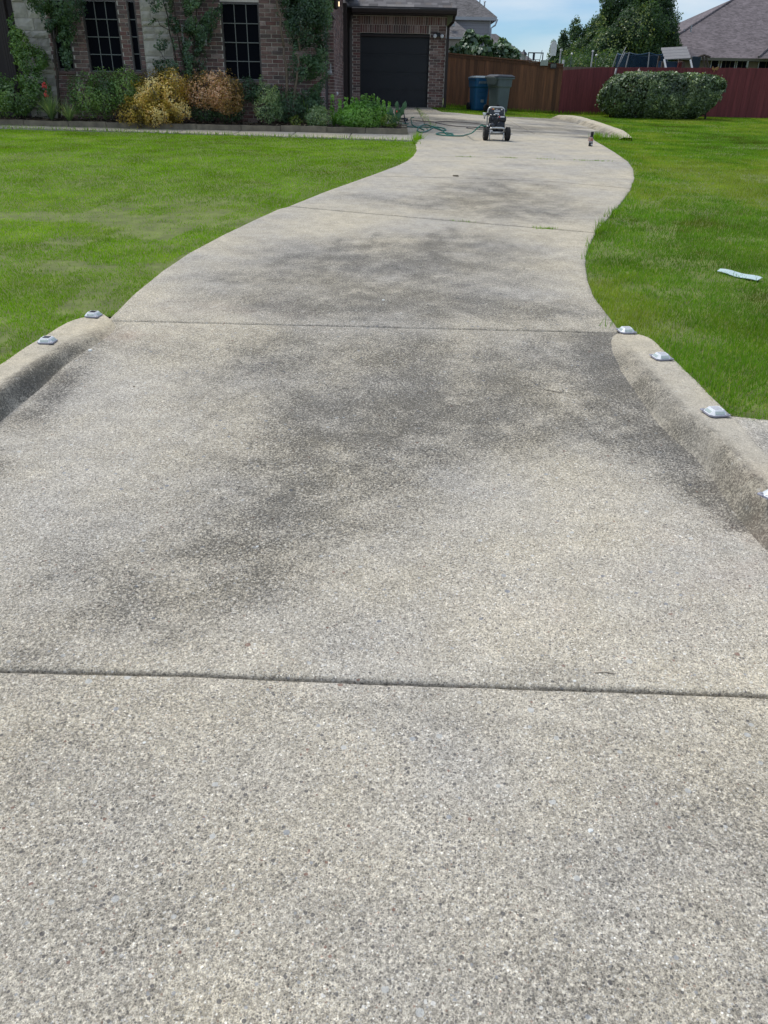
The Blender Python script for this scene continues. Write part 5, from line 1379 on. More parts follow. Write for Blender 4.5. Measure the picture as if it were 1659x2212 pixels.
for px_, w_ in ((-.145, .05), (-.06, .05), (.02, .05)):
    mb = MB(); mb.tube(arc([(px_ - w_ / 2, -.06, .475), (px_, -.08, .492), (px_ + w_ / 2, -.06, .475)]), .008, 6); mb.build('clip', 'white_metal', pw, smooth=True)
mb = MB(); mb.bbox((-.115, -.153, .42), (.035, .006, .04), .003); mb.build('choke_plate', 'engine_grey', pw)
mb = MB(); mb.lathe([(.03, 0), (.032, .07), (.045, .09), (.04, .11)], 10, 'X', (-.215, .08, .50), squash=.8); mb.bbox((.205, .08, .565), (.055, .03, .022), .006); mb.build('gun_holder', 'black', pw)
MB().lathe([(.012, -.075), (.02, -.02), (.045, .045), (.04, .05)], 10, 'Z', (-.255, .06, .47)).build('gun_shield', 'white_metal', pw, smooth=True)

# ------------------------------------------------------------------ hoses
M['hose_green'] = simple('green_hose_rubber', (.008, .15, .115), .38, .12, 30)
M['hose_dark'] = simple('dark_hose_rubber', (.045, .035, .04), .5, .15, 30)
M['hose_black'] = simple('black_hose_rubber', (.012, .014, .022), .4, .15, 30)
def catmull(P, k=8):
    P = [Vector(p) for p in P]; P = [P[0] * 2 - P[1]] + P + [P[-1] * 2 - P[-2]]; out = []
    for i in range(1, len(P) - 2):
        for q in range(k):
            t = q / k
            out.append(.5 * ((2 * P[i]) + (-P[i - 1] + P[i + 1]) * t + (2 * P[i - 1] - 5 * P[i] + 4 * P[i + 1] - P[i + 2]) * t * t + (-P[i - 1] + 3 * P[i] - 3 * P[i + 1] + P[i + 2]) * t ** 3))
    out.append(P[-2]); return out
def gpt(px, py):
    """ground point seen at (px, py)"""
    d = FWD * 1661.0 + RGT * (px - 829.5) + UPV * (1106 - py); t = 0.0; s = .05 / d.y
    while t * d.y < 60:
        t2 = t + max(s, t * .004)
        if CAM_H + d.z * t2 < g(d.x * t2, d.y * t2): break
        t = t2
    for _ in range(25):
        m_ = (t + t2) / 2
        if CAM_H + d.z * m_ < g(d.x * m_, d.y * m_): t2 = m_
        else: t = m_
    return Vector((d.x * t, d.y * t, g(d.x * t, d.y * t)))
def zq(pts, lift=.016): # pts in photo px
    out = []
    for p in pts:
        v = gpt(p[0] * .5486, p[1] * .5486); v.z += (p[2] if len(p) > 2 else lift); out.append(v)
    return out
def Z4(pts): return [(1500 + p[0] / 2.765, p[1] / 2.765) + tuple(p[2:]) for p in pts]
hs = zq(Z4([(930, 1476), (880, 1488), (800, 1489), (700, 1484), (625, 1475), (602, 1466), (640, 1455), (720, 1457), (782, 1468), (770, 1480), (715, 1470), (680, 1440), (640, 1415), (590, 1392), (550, 1383), (500, 1366), (445, 1372), (405, 1402), (398, 1430), (425, 1448), (480, 1442), (530, 1420), (570, 1395), (620, 1392), (690, 1408), (705, 1425), (660, 1425), (570, 1400), (440, 1392), (330, 1392), (260, 1378), (215, 1362), (235, 1353), (300, 1358)]))
endp = Vector((2.005, 18.30, g(2, 18.3) + .268))
hp = [endp, endp + Vector((-.05, -.01, .002))] + [at((1500 + a / 2.765) * .5486, b / 2.765 * .5486, 18.28) for a, b in ((1095, 1364), (1058, 1388), (1020, 1424), (980, 1454))] + hs
MB().tube(catmull(hp, 8), .0125, 8).build('garden_hose', 'hose_green', None, smooth=True)
tag(bpy.data.objects['garden_hose'], 'green garden hose looping over the driveway to the pressure washer', 'hose')
h2 = zq(Z4([(470, 1425), (430, 1405), (390, 1392), (350, 1372), (335, 1350)])) 
top_ = at(1500 * .5486 + 362 / 2.765 * .5486, 1278 / 2.765 * .5486, h2[-1].y - .05)
h2 += [h2[-1] + Vector((-.02, 0, .12)), Vector((top_.x, top_.y, top_.z))]
MB().tube(catmull(h2, 6), .012, 8).build('garden_hose', 'hose_green', None, smooth=True)
tag(bpy.data.objects['garden_hose.001'], 'short green hose end sticking up near the flower bed corner', 'hose')
hb = zq(Z4([(1180, 1372), (1095, 1360), (1000, 1347), (850, 1337), (700, 1331), (590, 1338), (640, 1352), (750, 1374), (900, 1388), (1095, 1394), (1190, 1400)]))
MB().tube(catmull(hb, 6), .009, 6).build('pressure_hose', 'hose_dark', None, smooth=True)
tag(bpy.data.objects['pressure_hose'], 'dark pressure hose doubled back on the driveway left of the washer', 'hose')
hb = zq(Z4([(1180, 1428), (1095, 1420), (1010, 1413), (935, 1400), (960, 1390), (1095, 1404), (1180, 1408)]))
MB().tube(catmull(hb, 6), .009, 6).build('pressure_hose', 'hose_dark', None, smooth=True)
tag(bpy.data.objects['pressure_hose.001'], 'brown loop of pressure hose close behind the left wheel of the washer', 'hose')
hb = zq(Z4([(580, 1336), (450, 1326), (350, 1318), (290, 1316), (240, 1308), (195, 1304)]))
MB().tube(catmull(hb, 6), .010, 6).build('pressure_hose', 'hose_dark', None, smooth=True)
tag(bpy.data.objects['pressure_hose.002'], 'dark hose running straight from the loop to the flower bed corner', 'hose')
gq = zq(Z4([(270, 1350), (262, 1330), (285, 1316), (250, 1306), (200, 1306), (195, 1325), (270, 1332)])); 
for i, q in enumerate(gq): q.z += .02 + .02 * math.sin(i)
a0 = gpt(1500 * .5486 + 262 / 2.765 * .5486, 1352 / 2.765 * .5486)
spr = catmull([a0 + Vector((-.25, .1, .42)), a0 + Vector((-.14, .05, .40)), a0 + Vector((-.04, 0, .25)), a0 + Vector((0, 0, .03))] + gq, 6)
o = MB().tube(spr, .014, 8).build('spray_lance_hose', 'hose_black', None, smooth=True)
tag(o, 'black hose and spray gun lying beside the bed corner', 'hose')
a1 = gpt(1500 * .5486 + 250 / 2.765 * .5486, 1318 / 2.765 * .5486)
gun = tag(empty('spray_gun', a1 + Vector((0, 0, .02))), 'black spray gun lying on the concrete by the bed corner', 'spray gun')
mb = MB(); mb.bbox((0, 0, .03), (.22, .05, .045), .015); mb.build('gun_body', 'black', gun)
MB().bbox((.07, 0, .0), (.05, .04, .10), .012, 0, Matrix.Rotation(.5, 3, 'Y')).build('grip', 'black', gun)
MB().tube([(-.1, 0, .03), (-.45, .05, .02)], .009, 8).build('lance', 'black', gun)

# ------------------------------------------------------------------ bottle
bo = tag(empty('spray_bottle', (4.185, 17.93, g(4.185, 17.93)), math.radians(8)), 'black capped plastic bottle with pink and grey label standing on the driveway edge', 'bottle')
M['label_pink'] = simple('label_pink', (.46, .30, .27), .5, .12, 40); M['label_grey'] = simple('label_grey', (.32, .32, .34), .5, .1, 40); M['label_blue'] = simple('label_blue', (.05, .07, .12), .5, .1, 40)
mb = MB(); mb.lathe([(.040, 0), (.043, .006), (.043, .03), (.041, .175), (.034, .195), (.024, .205)], 20, 'Z', squash=.7); mb.build('body', 'black', bo, smooth=True)
mb = MB(); mb.lathe([(.030, .205), (.032, .215), (.030, .268), (.026, .275)], 16, 'Z', (.006, 0, 0), squash=.8); mb.build('cap', 'black_matt', bo, smooth=True)
mb = MB(); mb.lathe([(.0432, .098), (.0434, .10), (.0428, .175), (.042, .176)], 20, 'Z', squash=.72); mb.build('label', 'label_pink', bo, smooth=True)
mb = MB(); mb.lathe([(.0438, .070), (.044, .072), (.0436, .097), (.0432, .0975)], 20, 'Z', squash=.72); mb.build('label', 'label_grey', bo, smooth=True)
mb = MB(); mb.bbox((.002, -.0325, .115), (.05, .003, .006), .001); mb.bbox((.0, -.0325, .13), (.04, .003, .006), .001); mb.bbox((.0, -.0325, .145), (.046, .003, .004), .001); mb.build('print', 'red_label', bo)
mb = MB(); mb.lathe([(.018, -.031), (.018, -.0335)], 16, 'Y', (.012, 0, .035)); mb.build('round_sticker', 'white_label', bo)
mb = MB(); mb.lathe([(.011, -.031), (.011, -.0335)], 14, 'Y', (.024, .002, .165)); mb.build('emblem', 'label_blue', bo)
mb = MB(); mb.tube(arc([(-.038, 0, .17), (-.062, 0, .155), (-.062, 0, .11), (-.04, 0, .10)]), .008, 8); mb.build('handle', 'label_pink', bo, smooth=True)

# ------------------------------------------------------------------ wheeled bins
M['bin_blue'] = simple('bin_blue', (.010, .095, .22), .5, .12, 5)
M['bin_blue_lid'] = simple('bin_blue_lid', (.20, .25, .27), .5, .12, 5)
M['bin_grey'] = simple('bin_grey', (.085, .112, .118), .5, .12, 5)
M['bin_dark'] = simple('bin_dark', (.03, .035, .045), .5, .12, 5)
def cart(label, x, y, rz, mat, lid, H=.98, W=.60, D=.70):
    o = tag(empty('wheeled_bin', (x, y, g(x, y)), rz), label, 'bin')
    def rring(w, d, z, r=.07, k=4, y0=0):
        pts = []
        for cx_, cy_, a0 in ((w / 2 - r, d / 2 - r, 0), (-w / 2 + r, d / 2 - r, 90), (-w / 2 + r, -d / 2 + r, 180), (w / 2 - r, -d / 2 + r, 270)):
            for q in range(k + 1):
                a = math.radians(a0 + 90 * q / k); pts.append((cx_ + r * math.cos(a), cy_ + r * math.sin(a) + y0, z))
        return pts
    levels = [(.43, .46, .015), (.45, .50, .06), (.50, .57, H * .68), (.51, .58, H * .70), (.545, .66, H * .73), (.56, .68, H * .93), (W, D, H * .935), (W, D, H * .975), (W - .03, D - .03, H * .98)]
    mb = MB(); n = 20
    for i, (w, d, z) in enumerate(levels): mb.v.extend(rring(w, d, z))
    for i in range(len(levels) - 1):
        for k in range(n):
            k2 = (k + 1) % n; mb.f.append((i * n + k, i * n + k2, (i + 1) * n + k2, (i + 1) * n + k)); mb.mi.append(0)
    mb.f.append(tuple(range(n))[::-1]); mb.mi.append(0); mb.f.append(tuple((len(levels) - 1) * n + k for k in range(n))); mb.mi.append(0)
    mb.build('body', mat, o)
    # flared skirt plate under the rim on the handle side
    mb = MB()
    mb.add([(-.26, D / 2 + .01, H * .965), (.26, D / 2 + .01, H * .965), (.17, D / 2 - .005, H * .78), (-.17, D / 2 - .005, H * .78), (-.26, D / 2 - .05, H * .965), (.26, D / 2 - .05, H * .965), (.17, D / 2 - .06, H * .78), (-.17, D / 2 - .06, H * .78)],
           [(0, 1, 2, 3), (7, 6, 5, 4), (0, 4, 5, 1), (1, 5, 6, 2), (2, 6, 7, 3), (3, 7, 4, 0)])
    mb.build('gusset', mat, o)
    mb = MB(); mb.tube(arc([(-.24, D / 2 - .02, H * .95), (-.24, D / 2 + .08, H * .97), (.24, D / 2 + .08, H * .97), (.24, D / 2 - .02, H * .95)]), .016, 8); mb.build('handle', mat, o, smooth=True)
    mb = MB()
    rings = [rring(W + .02, D + .02, H * .985), rring(W + .02, D + .02, H * 1.0), rring(W - .10, D - .12, H * 1.035), rring(W - .16, D - .2, H * 1.05)]
    for r in rings: mb.v.extend(r)
    for i in range(3):
        for k in range(n):
            k2 = (k + 1) % n; mb.f.append((i * n + k, i * n + k2, (i + 1) * n + k2, (i + 1) * n + k)); mb.mi.append(0)
    mb.f.append(tuple(3 * n + k for k in range(n))); mb.mi.append(0); mb.f.append(tuple(range(n))[::-1]); mb.mi.append(0)
    l_ = mb.build('lid', lid, o)
    for sx in (-1, 1):
        mb = MB(); mb.lathe([(.03, -.028), (.10, -.03), (.125, -.02), (.128, 0), (.125, .02), (.10, .03), (.03, .028)], 20, 'X', (sx * .27, D / 2 - .12, .128)); mb.build('wheel', 'rubber', o, smooth=True)
    mb = MB(); mb.tube([(-.28, D / 2 - .12, .128), (.28, D / 2 - .12, .128)], .012, 8); mb.build('axle', 'steel', o)
    mb = MB()
    for zz in (.24, .42, .60): mb.box((0, -.262 - .06 * zz, zz), (.3, .012, .02))
    mb.tube([(-.14, -.30, H * .56), (.14, -.30, H * .56)], .012, 6); mb.build('lift_bar', mat, o)
    return o
c1 = cart('blue wheeled recycling bin with grey lid by the cedar fence', 2.98, 30.25, math.radians(18), 'bin_blue', 'bin_blue_lid', 1.0)
mb = MB()
for q in range(6): mb.box((-.13 + q * .05, -.352, .845), (.034, .006, .038))
mb.tube(arc([(-.17, -.352, .80), (-.16, -.352, .885), (.16, -.352, .885), (.17, -.352, .80)]), .008, 6); mb.build('raised_lettering', 'bin_blue_lid', c1)
mb = MB(); mb.bbox((.02, -.285, .30), (.11, .006, .09), .003); mb.build('scuffed_mark', 'bin_blue_lid', c1)
cart('grey wheeled bin with dark lid turned side on, right of the blue bin', 3.60, 29.6, math.radians(128), 'bin_grey', 'bin_dark', 1.08, .64, .82)

# ------------------------------------------------------------------ pale strip in the grass
M['pale_strip'] = simple('pale_blue_plastic', (.42, .54, .56), .45, .08, 30)
pa, pb = Vector((2.93, 7.06, 0)), Vector((3.165, 6.74, 0))
mb = MB(); n_ = 8; vs = []
for i in range(n_ + 1):
    t = i / n_; c = pa.lerp(pb, t); d = (pb - pa).normalized(); s_ = Vector((-d.y, d.x, 0)); wdt = .055 * (1 - .6 * (1 - t) ** 2 - .3 * t ** 6)
    z = gl(c.x, c.y) + .010 + .005 * math.sin(t * 9)
    for e in (-1, 1): vs.append((c.x + s_.x * wdt * e, c.y + s_.y * wdt * e, z + (.012 if e > 0 else -.004)))
vs2 = [(a, b_, c_ - .004) for a, b_, c_ in vs]
fs = [(2 * i, 2 * i + 1, 2 * i + 3, 2 * i + 2) for i in range(n_)]; m2 = len(vs)
mb.add(vs + vs2, fs + [tuple(k + m2 for k in f)[::-1] for f in fs] + [(2 * i, 2 * i + 2, m2 + 2 * i + 2, m2 + 2 * i) for i in range(n_)] + [(2 * i + 3, 2 * i + 1, m2 + 2 * i + 1, m2 + 2 * i + 3) for i in range(n_)])
tag(mb.build('plastic_strip', 'pale_strip'), 'pale blue plastic strip lying in the right lawn grass', 'litter')

# small debris on the concrete
def pebble(x, y, s, mat, name, label, cat, flat=.4):
    mb = MB(); n = 7; z = g(x, y)
    top = [(math.cos(6.283 * k / n) * s * random.uniform(.7, 1.1), math.sin(6.283 * k / n) * s * random.uniform(.5, .9)) for k in range(n)]
    vs = [(a, b_, .0) for a, b_ in top] + [(a * .75, b_ * .75, s * flat) for a, b_ in top]
    mb.add(vs, [tuple(range(n, 2 * n))] + [(k, (k + 1) % n, n + (k + 1) % n, n + k) for k in range(n)])
    return tag(mb.build(name, mat, None, (x, y, z - .001), rz=random.uniform(0, 3)), label, cat)
M['chip_white'] = simple('white_stone_chip', (.62, .64, .63), .7, .1, 80)
def dpt(px, py): v = gpt(px, py); return v.x, v.y
for (px, py), s, lab in [((1241, 1471), .009, 'white stone chip just above the near joint'), ((312, 1604), .008, 'pale stone chip on the near slab, left of centre'), ((1276, 1794), .009, 'blue grey stone chip on the near slab, right side'),
                      ((556, 1180), .008, 'white stone chip in the dark stained area left of centre'), ((828, 648), .014, 'small white chip on the second slab near its dark band')]:
    x, y = dpt(px, py); pebble(x, y, s, 'chip_white', 'stone_chip', lab, 'stone chip', .25)
M['dead_leaf'] = simple('dead_leaf', (.09, .075, .05), .8, .3, 60)
for (px, py), s, lab in [((985, 381), .06, 'crumpled dark leaf lying on the mid driveway groove'), ((195, 757), .022, 'scrap of pale rubbish at the foot of the left kerb'), ((290, 835), .010, 'small dark fragment right of the left kerb')]:
    x, y = dpt(px, py); pebble(x, y, s, 'dead_leaf' if 'dark' in lab else 'chip_white', 'leaf_scrap', lab, 'debris', .3)
mb = MB(); x, y = dpt(1305, 1455); mb.tube([(x - .03, y, g(x, y) + .002), (x, y + .004, g(x, y) + .003), (x + .03, y - .002, g(x, y) + .002)], .0010, 5); tag(mb.build('twig', 'bark_dark'), 'thin dark twig lying above the right part of the near joint', 'twig')
mb = MB(); x, y = dpt(1195, 847); mb.tube(catmull([(x - .05, y + .03, g(x, y) + .004), (x, y, g(x, y) + .005), (x + .05, y - .01, g(x, y) + .004), (x + .06, y + .03, g(x, y) + .01)], 4), .0014, 5); tag(mb.build('twig', 'bark_dark'), 'curved dark twig on the stained approach near the right kerb', 'twig')

# ------------------------------------------------------------------ behind the fences
M['siding'] = simple('grey_siding', (.34, .335, .36), .7, .06, 6, obj=.05)
M['trim_grey'] = simple('pale_fascia', (.42, .43, .46), .6, .06, 6)
def far_roof(name, c):
    t = NT(name); v = t.mapping((1.2, 1.2, 9)); n = t.noise(1.6, 6, .65, v); n2 = t.noise(.7, 4, .6); v3 = t.voronoi(5.5, t.mapping((1, 1, 2.2)))
    s = t.new('ShaderNodeSeparateColor'); t.l.new(v3.outputs['Color'], s.inputs[0])
    col = t.mix(1.0, c, t.ramp(n, [(.25, .75), (.75, 1.28)]), 'MULTIPLY'); col = t.mix(1.0, col, t.ramp(n2, [(.3, .85), (.7, 1.15)]), 'MULTIPLY')
    col = t.mix(1.0, col, t.ramp(s.outputs[0], [(0, .70), (1, 1.28)]), 'MULTIPLY')
    t.principled(col, .95, t.bump(n, .3, .02)); return t.m
M['roof_grey'] = far_roof('roof_shingles_grey', (.125, .12, .125)); M['roof_brown'] = far_roof('roof_shingles_brown', (.125, .108, .118))
M['far_brick'] = simple('pale_brick', (.30, .27, .24), .9, .25, 9, stretch=(1, 1, 4)); M['tan_wall'] = simple('tan_wall', (.17, .145, .11), .9, .12, 4)

Y2 = 80
h2_ = tag(empty('two_storey_house', (6, Y2 + 3, 1.4)), 'grey sided two storey house behind the cedar fence', 'house')
def rel(v, o): return tuple(Vector(v) - o.location)
wr = at(1061, 45, Y2); wl_ = at(900, 42, Y2); zb2 = 1.2
wt = wr.z
core = MB(); core.box(rel(((wl_.x + wr.x) / 2, Y2 + 4.2, (wt + zb2) / 2), h2_), (wr.x - wl_.x, 8, wt - zb2)); cw = core.build('wall', 'siding', h2_)
bh = .19; nbd = int((wt - 2.6) / bh)
for k in range(nbd):
    z = wt - (k + .5) * bh; mb = MB()
    xl, xr = wl_.x, wr.x - .14
    mb.hexa([rel((xl, Y2 + .13, z - bh / 2), h2_), rel((xr, Y2 + .13, z - bh / 2), h2_), rel((xr, Y2 + .19, z - bh / 2), h2_), rel((xl, Y2 + .19, z - bh / 2), h2_)],
            [rel((xl, Y2 + .17, z + bh / 2), h2_), rel((xr, Y2 + .17, z + bh / 2), h2_), rel((xr, Y2 + .19, z + bh / 2), h2_), rel((xl, Y2 + .19, z + bh / 2), h2_)])
    mb.build('siding_board', 'siding', cw)
mb = MB(); mb.box(rel((wr.x - .07, Y2 + .13, (wt + zb2) / 2), h2_), (.14, .12, wt - zb2)); mb.build('corner_board', 'trim_grey', h2_)
mb = MB(); mb.box(rel(((wl_.x + wr.x) / 2 + .2, Y2 - .25, wt + .12), h2_), (wr.x - wl_.x + .5, .12, .24)); mb.box(rel(((wl_.x + wr.x) / 2 + .2, Y2 + .0, wt + .01), h2_), (wr.x - wl_.x + .4, .45, .03)); mb.box(rel((wr.x + .42, Y2 + 4, wt + .12), h2_), (.1, 8.4, .22)); mb.build('fascia', 'trim_grey', h2_)
mb = MB(); mb.tube([rel((wr.x + .5, Y2 - .3, wt + .1), h2_), rel((wr.x + .35, Y2 - .25, wt - .35), h2_), rel((wr.x + .04, Y2 - .02, wt - .55), h2_), rel((wr.x + .0, Y2 - .02, 1.3), h2_)], .075, 6); mb.build('downpipe', 'steel', h2_)
ex = wr.x + .5; rz_ = wt + .24
mb = MB()
A_ = [(-6, Y2 - .3), (ex, Y2 - .3), (ex, Y2 + 9), (-6, Y2 + 9)]
hip = 4.6
mb.add([rel((A_[0][0], A_[0][1], rz_), h2_), rel((A_[1][0], A_[1][1], rz_), h2_), rel((A_[2][0], A_[2][1], rz_), h2_), rel((A_[3][0], A_[3][1], rz_), h2_), rel((-6, Y2 + 4.35, rz_ + hip * .80), h2_), rel((ex - hip * 1.02, Y2 + 4.35, rz_ + hip * .80), h2_)],
       [(0, 1, 5, 4), (1, 2, 5), (2, 3, 4, 5), (3, 0, 4), (3, 2, 1, 0)])
rr = mb.build('roof', 'roof_grey', h2_)
for (a_, b_, r_) in (((1036, 14), (1038.5, -12), .055), ((1046, 21), (1048, 4), .06)):
    p, q = at(*a_, Y2 + 2), at(*b_, Y2 + 2); p.z -= .4
    mb = MB(); mb.tube([rel(p, h2_), rel((p.x, p.y, q.z), h2_)], r_, 8)
    if b_[1] > 0: mb.lathe([(.09, 0), (.11, .03), (.09, .06)], 10, 'Z', rel((p.x, p.y, q.z - .03), h2_))
    mb.build('vent_pipe', 'steel', rr)
# lower storey roof and brick, left
l0, l1, l2 = at(972, 40, Y2 - 3), at(1022, 80, Y2 - 3), at(958, 80, Y2 - 3)
mb = MB(); mb.add([rel((l2.x - 4, Y2 - 3, l2.z), h2_), rel((l1.x + .2, Y2 - 3, l1.z - .05), h2_), rel((l1.x - .2, Y2 + .1, l1.z + .0), h2_), rel((l0.x - .2, Y2 + .1, l0.z + .55), h2_), rel((l2.x - 4, Y2 + .1, l0.z + 2.6), h2_)], [(0, 1, 3, 4), (1, 2, 3)]); mb.build('lower_roof', 'roof_grey', h2_)
mb = MB(); mb.box(rel((l2.x - .2, Y2 - 2.95, l2.z - .06), h2_), (l1.x - l2.x + 3.5, .1, .14)); mb.build('fascia', 'trim_grey', h2_)
mb = MB(); mb.box(rel((l2.x - .5, Y2 - 2.6, (l2.z + 1) / 2), h2_), (l1.x - l2.x + 2.6, .3, l2.z - 1.1)); lw = mb.build('wall', 'far_brick', h2_)
for k in range(26):
    for q in range(10):
        zc = l2.z - .2 - k * .09
        if zc < 3.9: continue
        MB().box(rel((l2.x - 1.3 + q * .33 + (.16 if k % 2 else 0), Y2 - 2.765, zc), h2_), (.31, .03, .075)).build('brick', 'far_brick', lw)
vt = at(977, 53, Y2 - 2.2); MB().bbox(rel(vt, h2_), (.45, .3, .32), .04).build('roof_vent', 'trim_grey', h2_)

# gable of a further house just seen beyond the shrub
p0, p1_ = at(1100, 90, 95), at(1152, 128, 95)
nh = tag(empty('far_house', (p0.x - 4, 97, 1.4)), 'distant roof slope just showing right of the fig shrub', 'house')
mb = MB(); mb.add([rel((p0.x - 6, 95, p1_.z - .1), nh), rel((p1_.x, 95, p1_.z - .1), nh), rel((p0.x - 1, 99, p0.z + .9), nh), rel((p0.x - 6, 99, p0.z + .9), nh), rel((p1_.x, 103, p1_.z - .1), nh), rel((p0.x - 6, 103, p1_.z - .1), nh)], [(0, 1, 2, 3), (1, 4, 2), (4, 5, 3, 2)]); mb.build('roof', 'roof_grey', nh)
mb = MB(); mb.box(rel((p0.x - 3.5, 99, 2.2), nh), (7.5, 7, 2.9)); mb.build('wall', 'siding', nh)

# right-hand house with the big hip roof
Y3 = 58
h3 = tag(empty('hip_roof_house', (24, Y3 + 5, 1.3)), 'single storey house with a huge grey brown hip roof behind the red fence', 'house')
eL = at(1392, 121, Y3); eav = at(1600, 126, Y3).z
apex = at(1592, -6, Y3 + 9)
xR = eL.x + 30
mb = MB()
slope_pts = [rel((eL.x, Y3, eav), h3), rel((xR, Y3, eav), h3), rel((xR, Y3 + 18, eav), h3), rel((eL.x, Y3 + 18, eav), h3), rel((apex.x, Y3 + 9, apex.z), h3), rel((xR - 7, Y3 + 9, apex.z), h3)]
mb.add(slope_pts, [(0, 1, 5, 4), (1, 2, 5), (2, 3, 4, 5), (3, 0, 4), (3, 2, 1, 0)]); r3 = mb.build('roof', 'roof_brown', h3)
mb = MB(); mb.tube([slope_pts[0], slope_pts[4]], .09, 6); mb.build('hip_cap', 'roof_brown', r3)
v0 = at(1622, 128, Y3 - .5); v1 = at(1659, 78, Y3 + 5); mb = MB()
wx = at(1655, 124, Y3).x
mb.add([rel((v0.x + .3, Y3 - .9, eav + .02), h3), rel((wx + 6, Y3 - .9, eav + .02), h3), rel((wx + 4.0, Y3 + 4.2, eav + 3.0), h3)], [(0, 1, 2)]); mb.tube([rel((v0.x + .3, Y3 - .9, eav + .05), h3), rel((wx + 4.0, Y3 + 4.2, eav + 3.05), h3)], .08, 6); mb.build('wing_roof', 'roof_brown', h3)
mb = MB(); mb.box(rel(((eL.x + xR) / 2, Y3 - .02, eav - .08), h3), (xR - eL.x, .12, .16)); mb.build('gutter', 'dark_brown', h3)
ga = bpy.data.objects.get('gutter'); M['gutter'] = simple('gutter_olive', (.12, .115, .09), .6, .1, 8); ga.data.materials[0] = M['gutter']
mb = MB(); mb.box(rel(((eL.x + xR) / 2 + .5, Y3 + 5, (eav - .16 + 1.2) / 2), h3), (xR - eL.x - 1.6, 8.8, eav - .16 - 1.2)); w3 = mb.build('wall', 'tan_wall', h3)
for (a_, b_, c_) in ((1538, 1549, 1), (1560, 1584, 3), (1594, 1612, 2), (1641, 1700, 4)):
    p, q = at(a_, 131, Y3 + .55), at(b_, 152, Y3 + .55); wn_ = empty('window', rel(((p.x + q.x) / 2, Y3 + .58, p.z), h3), parent=h3); W = q.x - p.x
    mb = MB(); mb.box((0, -.02, .03), (W + .1, .06, .06)); mb.box((0, -.02, -1.05), (W + .1, .06, .06)); mb.box((-W / 2 - .02, -.02, -.5), (.05, .06, 1.0)); mb.box((W / 2 + .02, -.02, -.5), (.05, .06, 1.0)); mb.build('frame', 'trim_grey', wn_)
    for k in range(c_):
        pw_ = W / c_
        MB().box((-W / 2 + pw_ * (k + .5), .0, -.25), (pw_ - .05, .03, .46)).build('pane', 'screen', wn_)
        MB().box((-W / 2 + pw_ * (k + .5), .0, -.78), (pw_ - .05, .03, .5)).build('pane', 'screen', wn_)
q = at(1620, 128, Y3 - .3); mb = MB(); mb.tube([rel((q.x, Y3 - .05, eav - .15), h3), rel((q.x + .05, Y3 + .1, eav - .45), h3), rel((q.x + .3, Y3 + .5, eav - .65), h3), rel((q.x + .3, Y3 + .5, 1.3), h3)], .06, 6); mb.build('downpipe', 'trim_grey', h3)
q = at(1565, 18, Y3 + 6.8); MB().bbox(rel((at(1581, 17, Y3 + 8).x, Y3 + 7.6, at(1581, 19, Y3 + 7.6).z), h3), (.5, .4, .16), .03).build('roof_vent', 'trim_grey', r3)
for px, py in ((1478, 63), (1494, 54)):
    q = at(px, py, Y3 + 3.5); MB().tube([rel(q - Vector((0, 0, .6)), h3), rel(q, h3)], .04, 6).build('vent_pipe', 'steel', r3)

# street lamp far away
q = at(1132, 108, 60); z0 = 1.3
lp = tag(empty('street_lamp', (q.x, q.y, z0)), 'black lantern street lamp showing above the fence beside the swing frame', 'street lamp')
h = q.z - z0
MB().tube([(0, 0, 0), (0, 0, h - .75)], [.06, .035], 8).build('post', 'steel', lp)
M['navy'] = simple('navy_metal', (.015, .018, .035), .5, .1, 8)
bpy.data.objects['post.%03d' % 0] if False else None
MB().lathe([(.05, -.8), (.10, -.74), (.19, -.28), (.20, -.26)], 8, 'Z', (0, 0, h)).build('lantern_glass', 'siding', lp)
MB().lathe([(.27, -.27), (.16, -.14), (.06, -.08), (.05, 0), (.01, .02)], 8, 'Z', (0, 0, h)).build('lantern_cap', 'navy', lp)

# blue metal play frame
p, q = at(1142, 113.5, 45), at(1173, 115.5, 45); fr = tag(empty('play_frame', ((p.x + q.x) / 2, 45, 1.25)), 'dark blue square play frame showing above the cedar fence', 'play frame')
zt = (p.z + q.z) / 2 - 1.25; w_ = (q.x - p.x) / 2
mb = MB(); mb.box((-w_, 0, zt / 2), (.045, .045, zt)); mb.box((w_, 0, zt / 2), (.045, .045, zt)); mb.box((0, 0, zt), (w_ * 2 + .045, .045, .045)); mb.build('frame', 'navy', fr)
mb = MB(); mb.bbox((-.09, 0, zt - .17), (.11, .05, .33), .02); mb.box((.10, 0, zt - .30), (.28, .04, .03)); mb.box((.22, 0, zt - .4), (.03, .04, .2)); mb.box((.02, 0, zt - .45), (.03, .04, .3)); mb.build('seat', 'navy', fr)
MB().tube([(.20, 0, zt - .5), (.30, 0, zt + .12)], .018, 6).build('rod', 'trim_grey', fr)
# white board on a bent pole
q = at(1195, 103, 40); bd = tag(empty('white_board', (q.x, q.y, 1.25)), 'white rounded board on a thin bent pole before the evergreen', 'board')
zt = q.z - 1.25; mb = MB(); pr_ = [(-.055, -.33), (.075, -.33), (.085, 0), (.07, .2), (.02, .27), (-.03, .25), (-.065, .12)]
pr_ = [(a * 1.9, b_ * .95) for a, b_ in pr_]
n_ = len(pr_); mb.add([(a, -.02, zt + b_) for a, b_ in pr_] + [(a, .02, zt + b_) for a, b_ in pr_], [tuple(range(n_)), tuple(range(2 * n_ - 1, n_ - 1, -1))] + [(i, n_ + i, n_ + (i + 1) % n_, (i + 1) % n_) for i in range(n_)]); mb.build('board', 'white_label', bd)
MB().tube([(0, 0, zt - .3), (-.28, 0, zt - .62), (-.36, 0, zt - .95), (-.38, 0, 0)], .022, 6).build('pole', 'steel', bd)
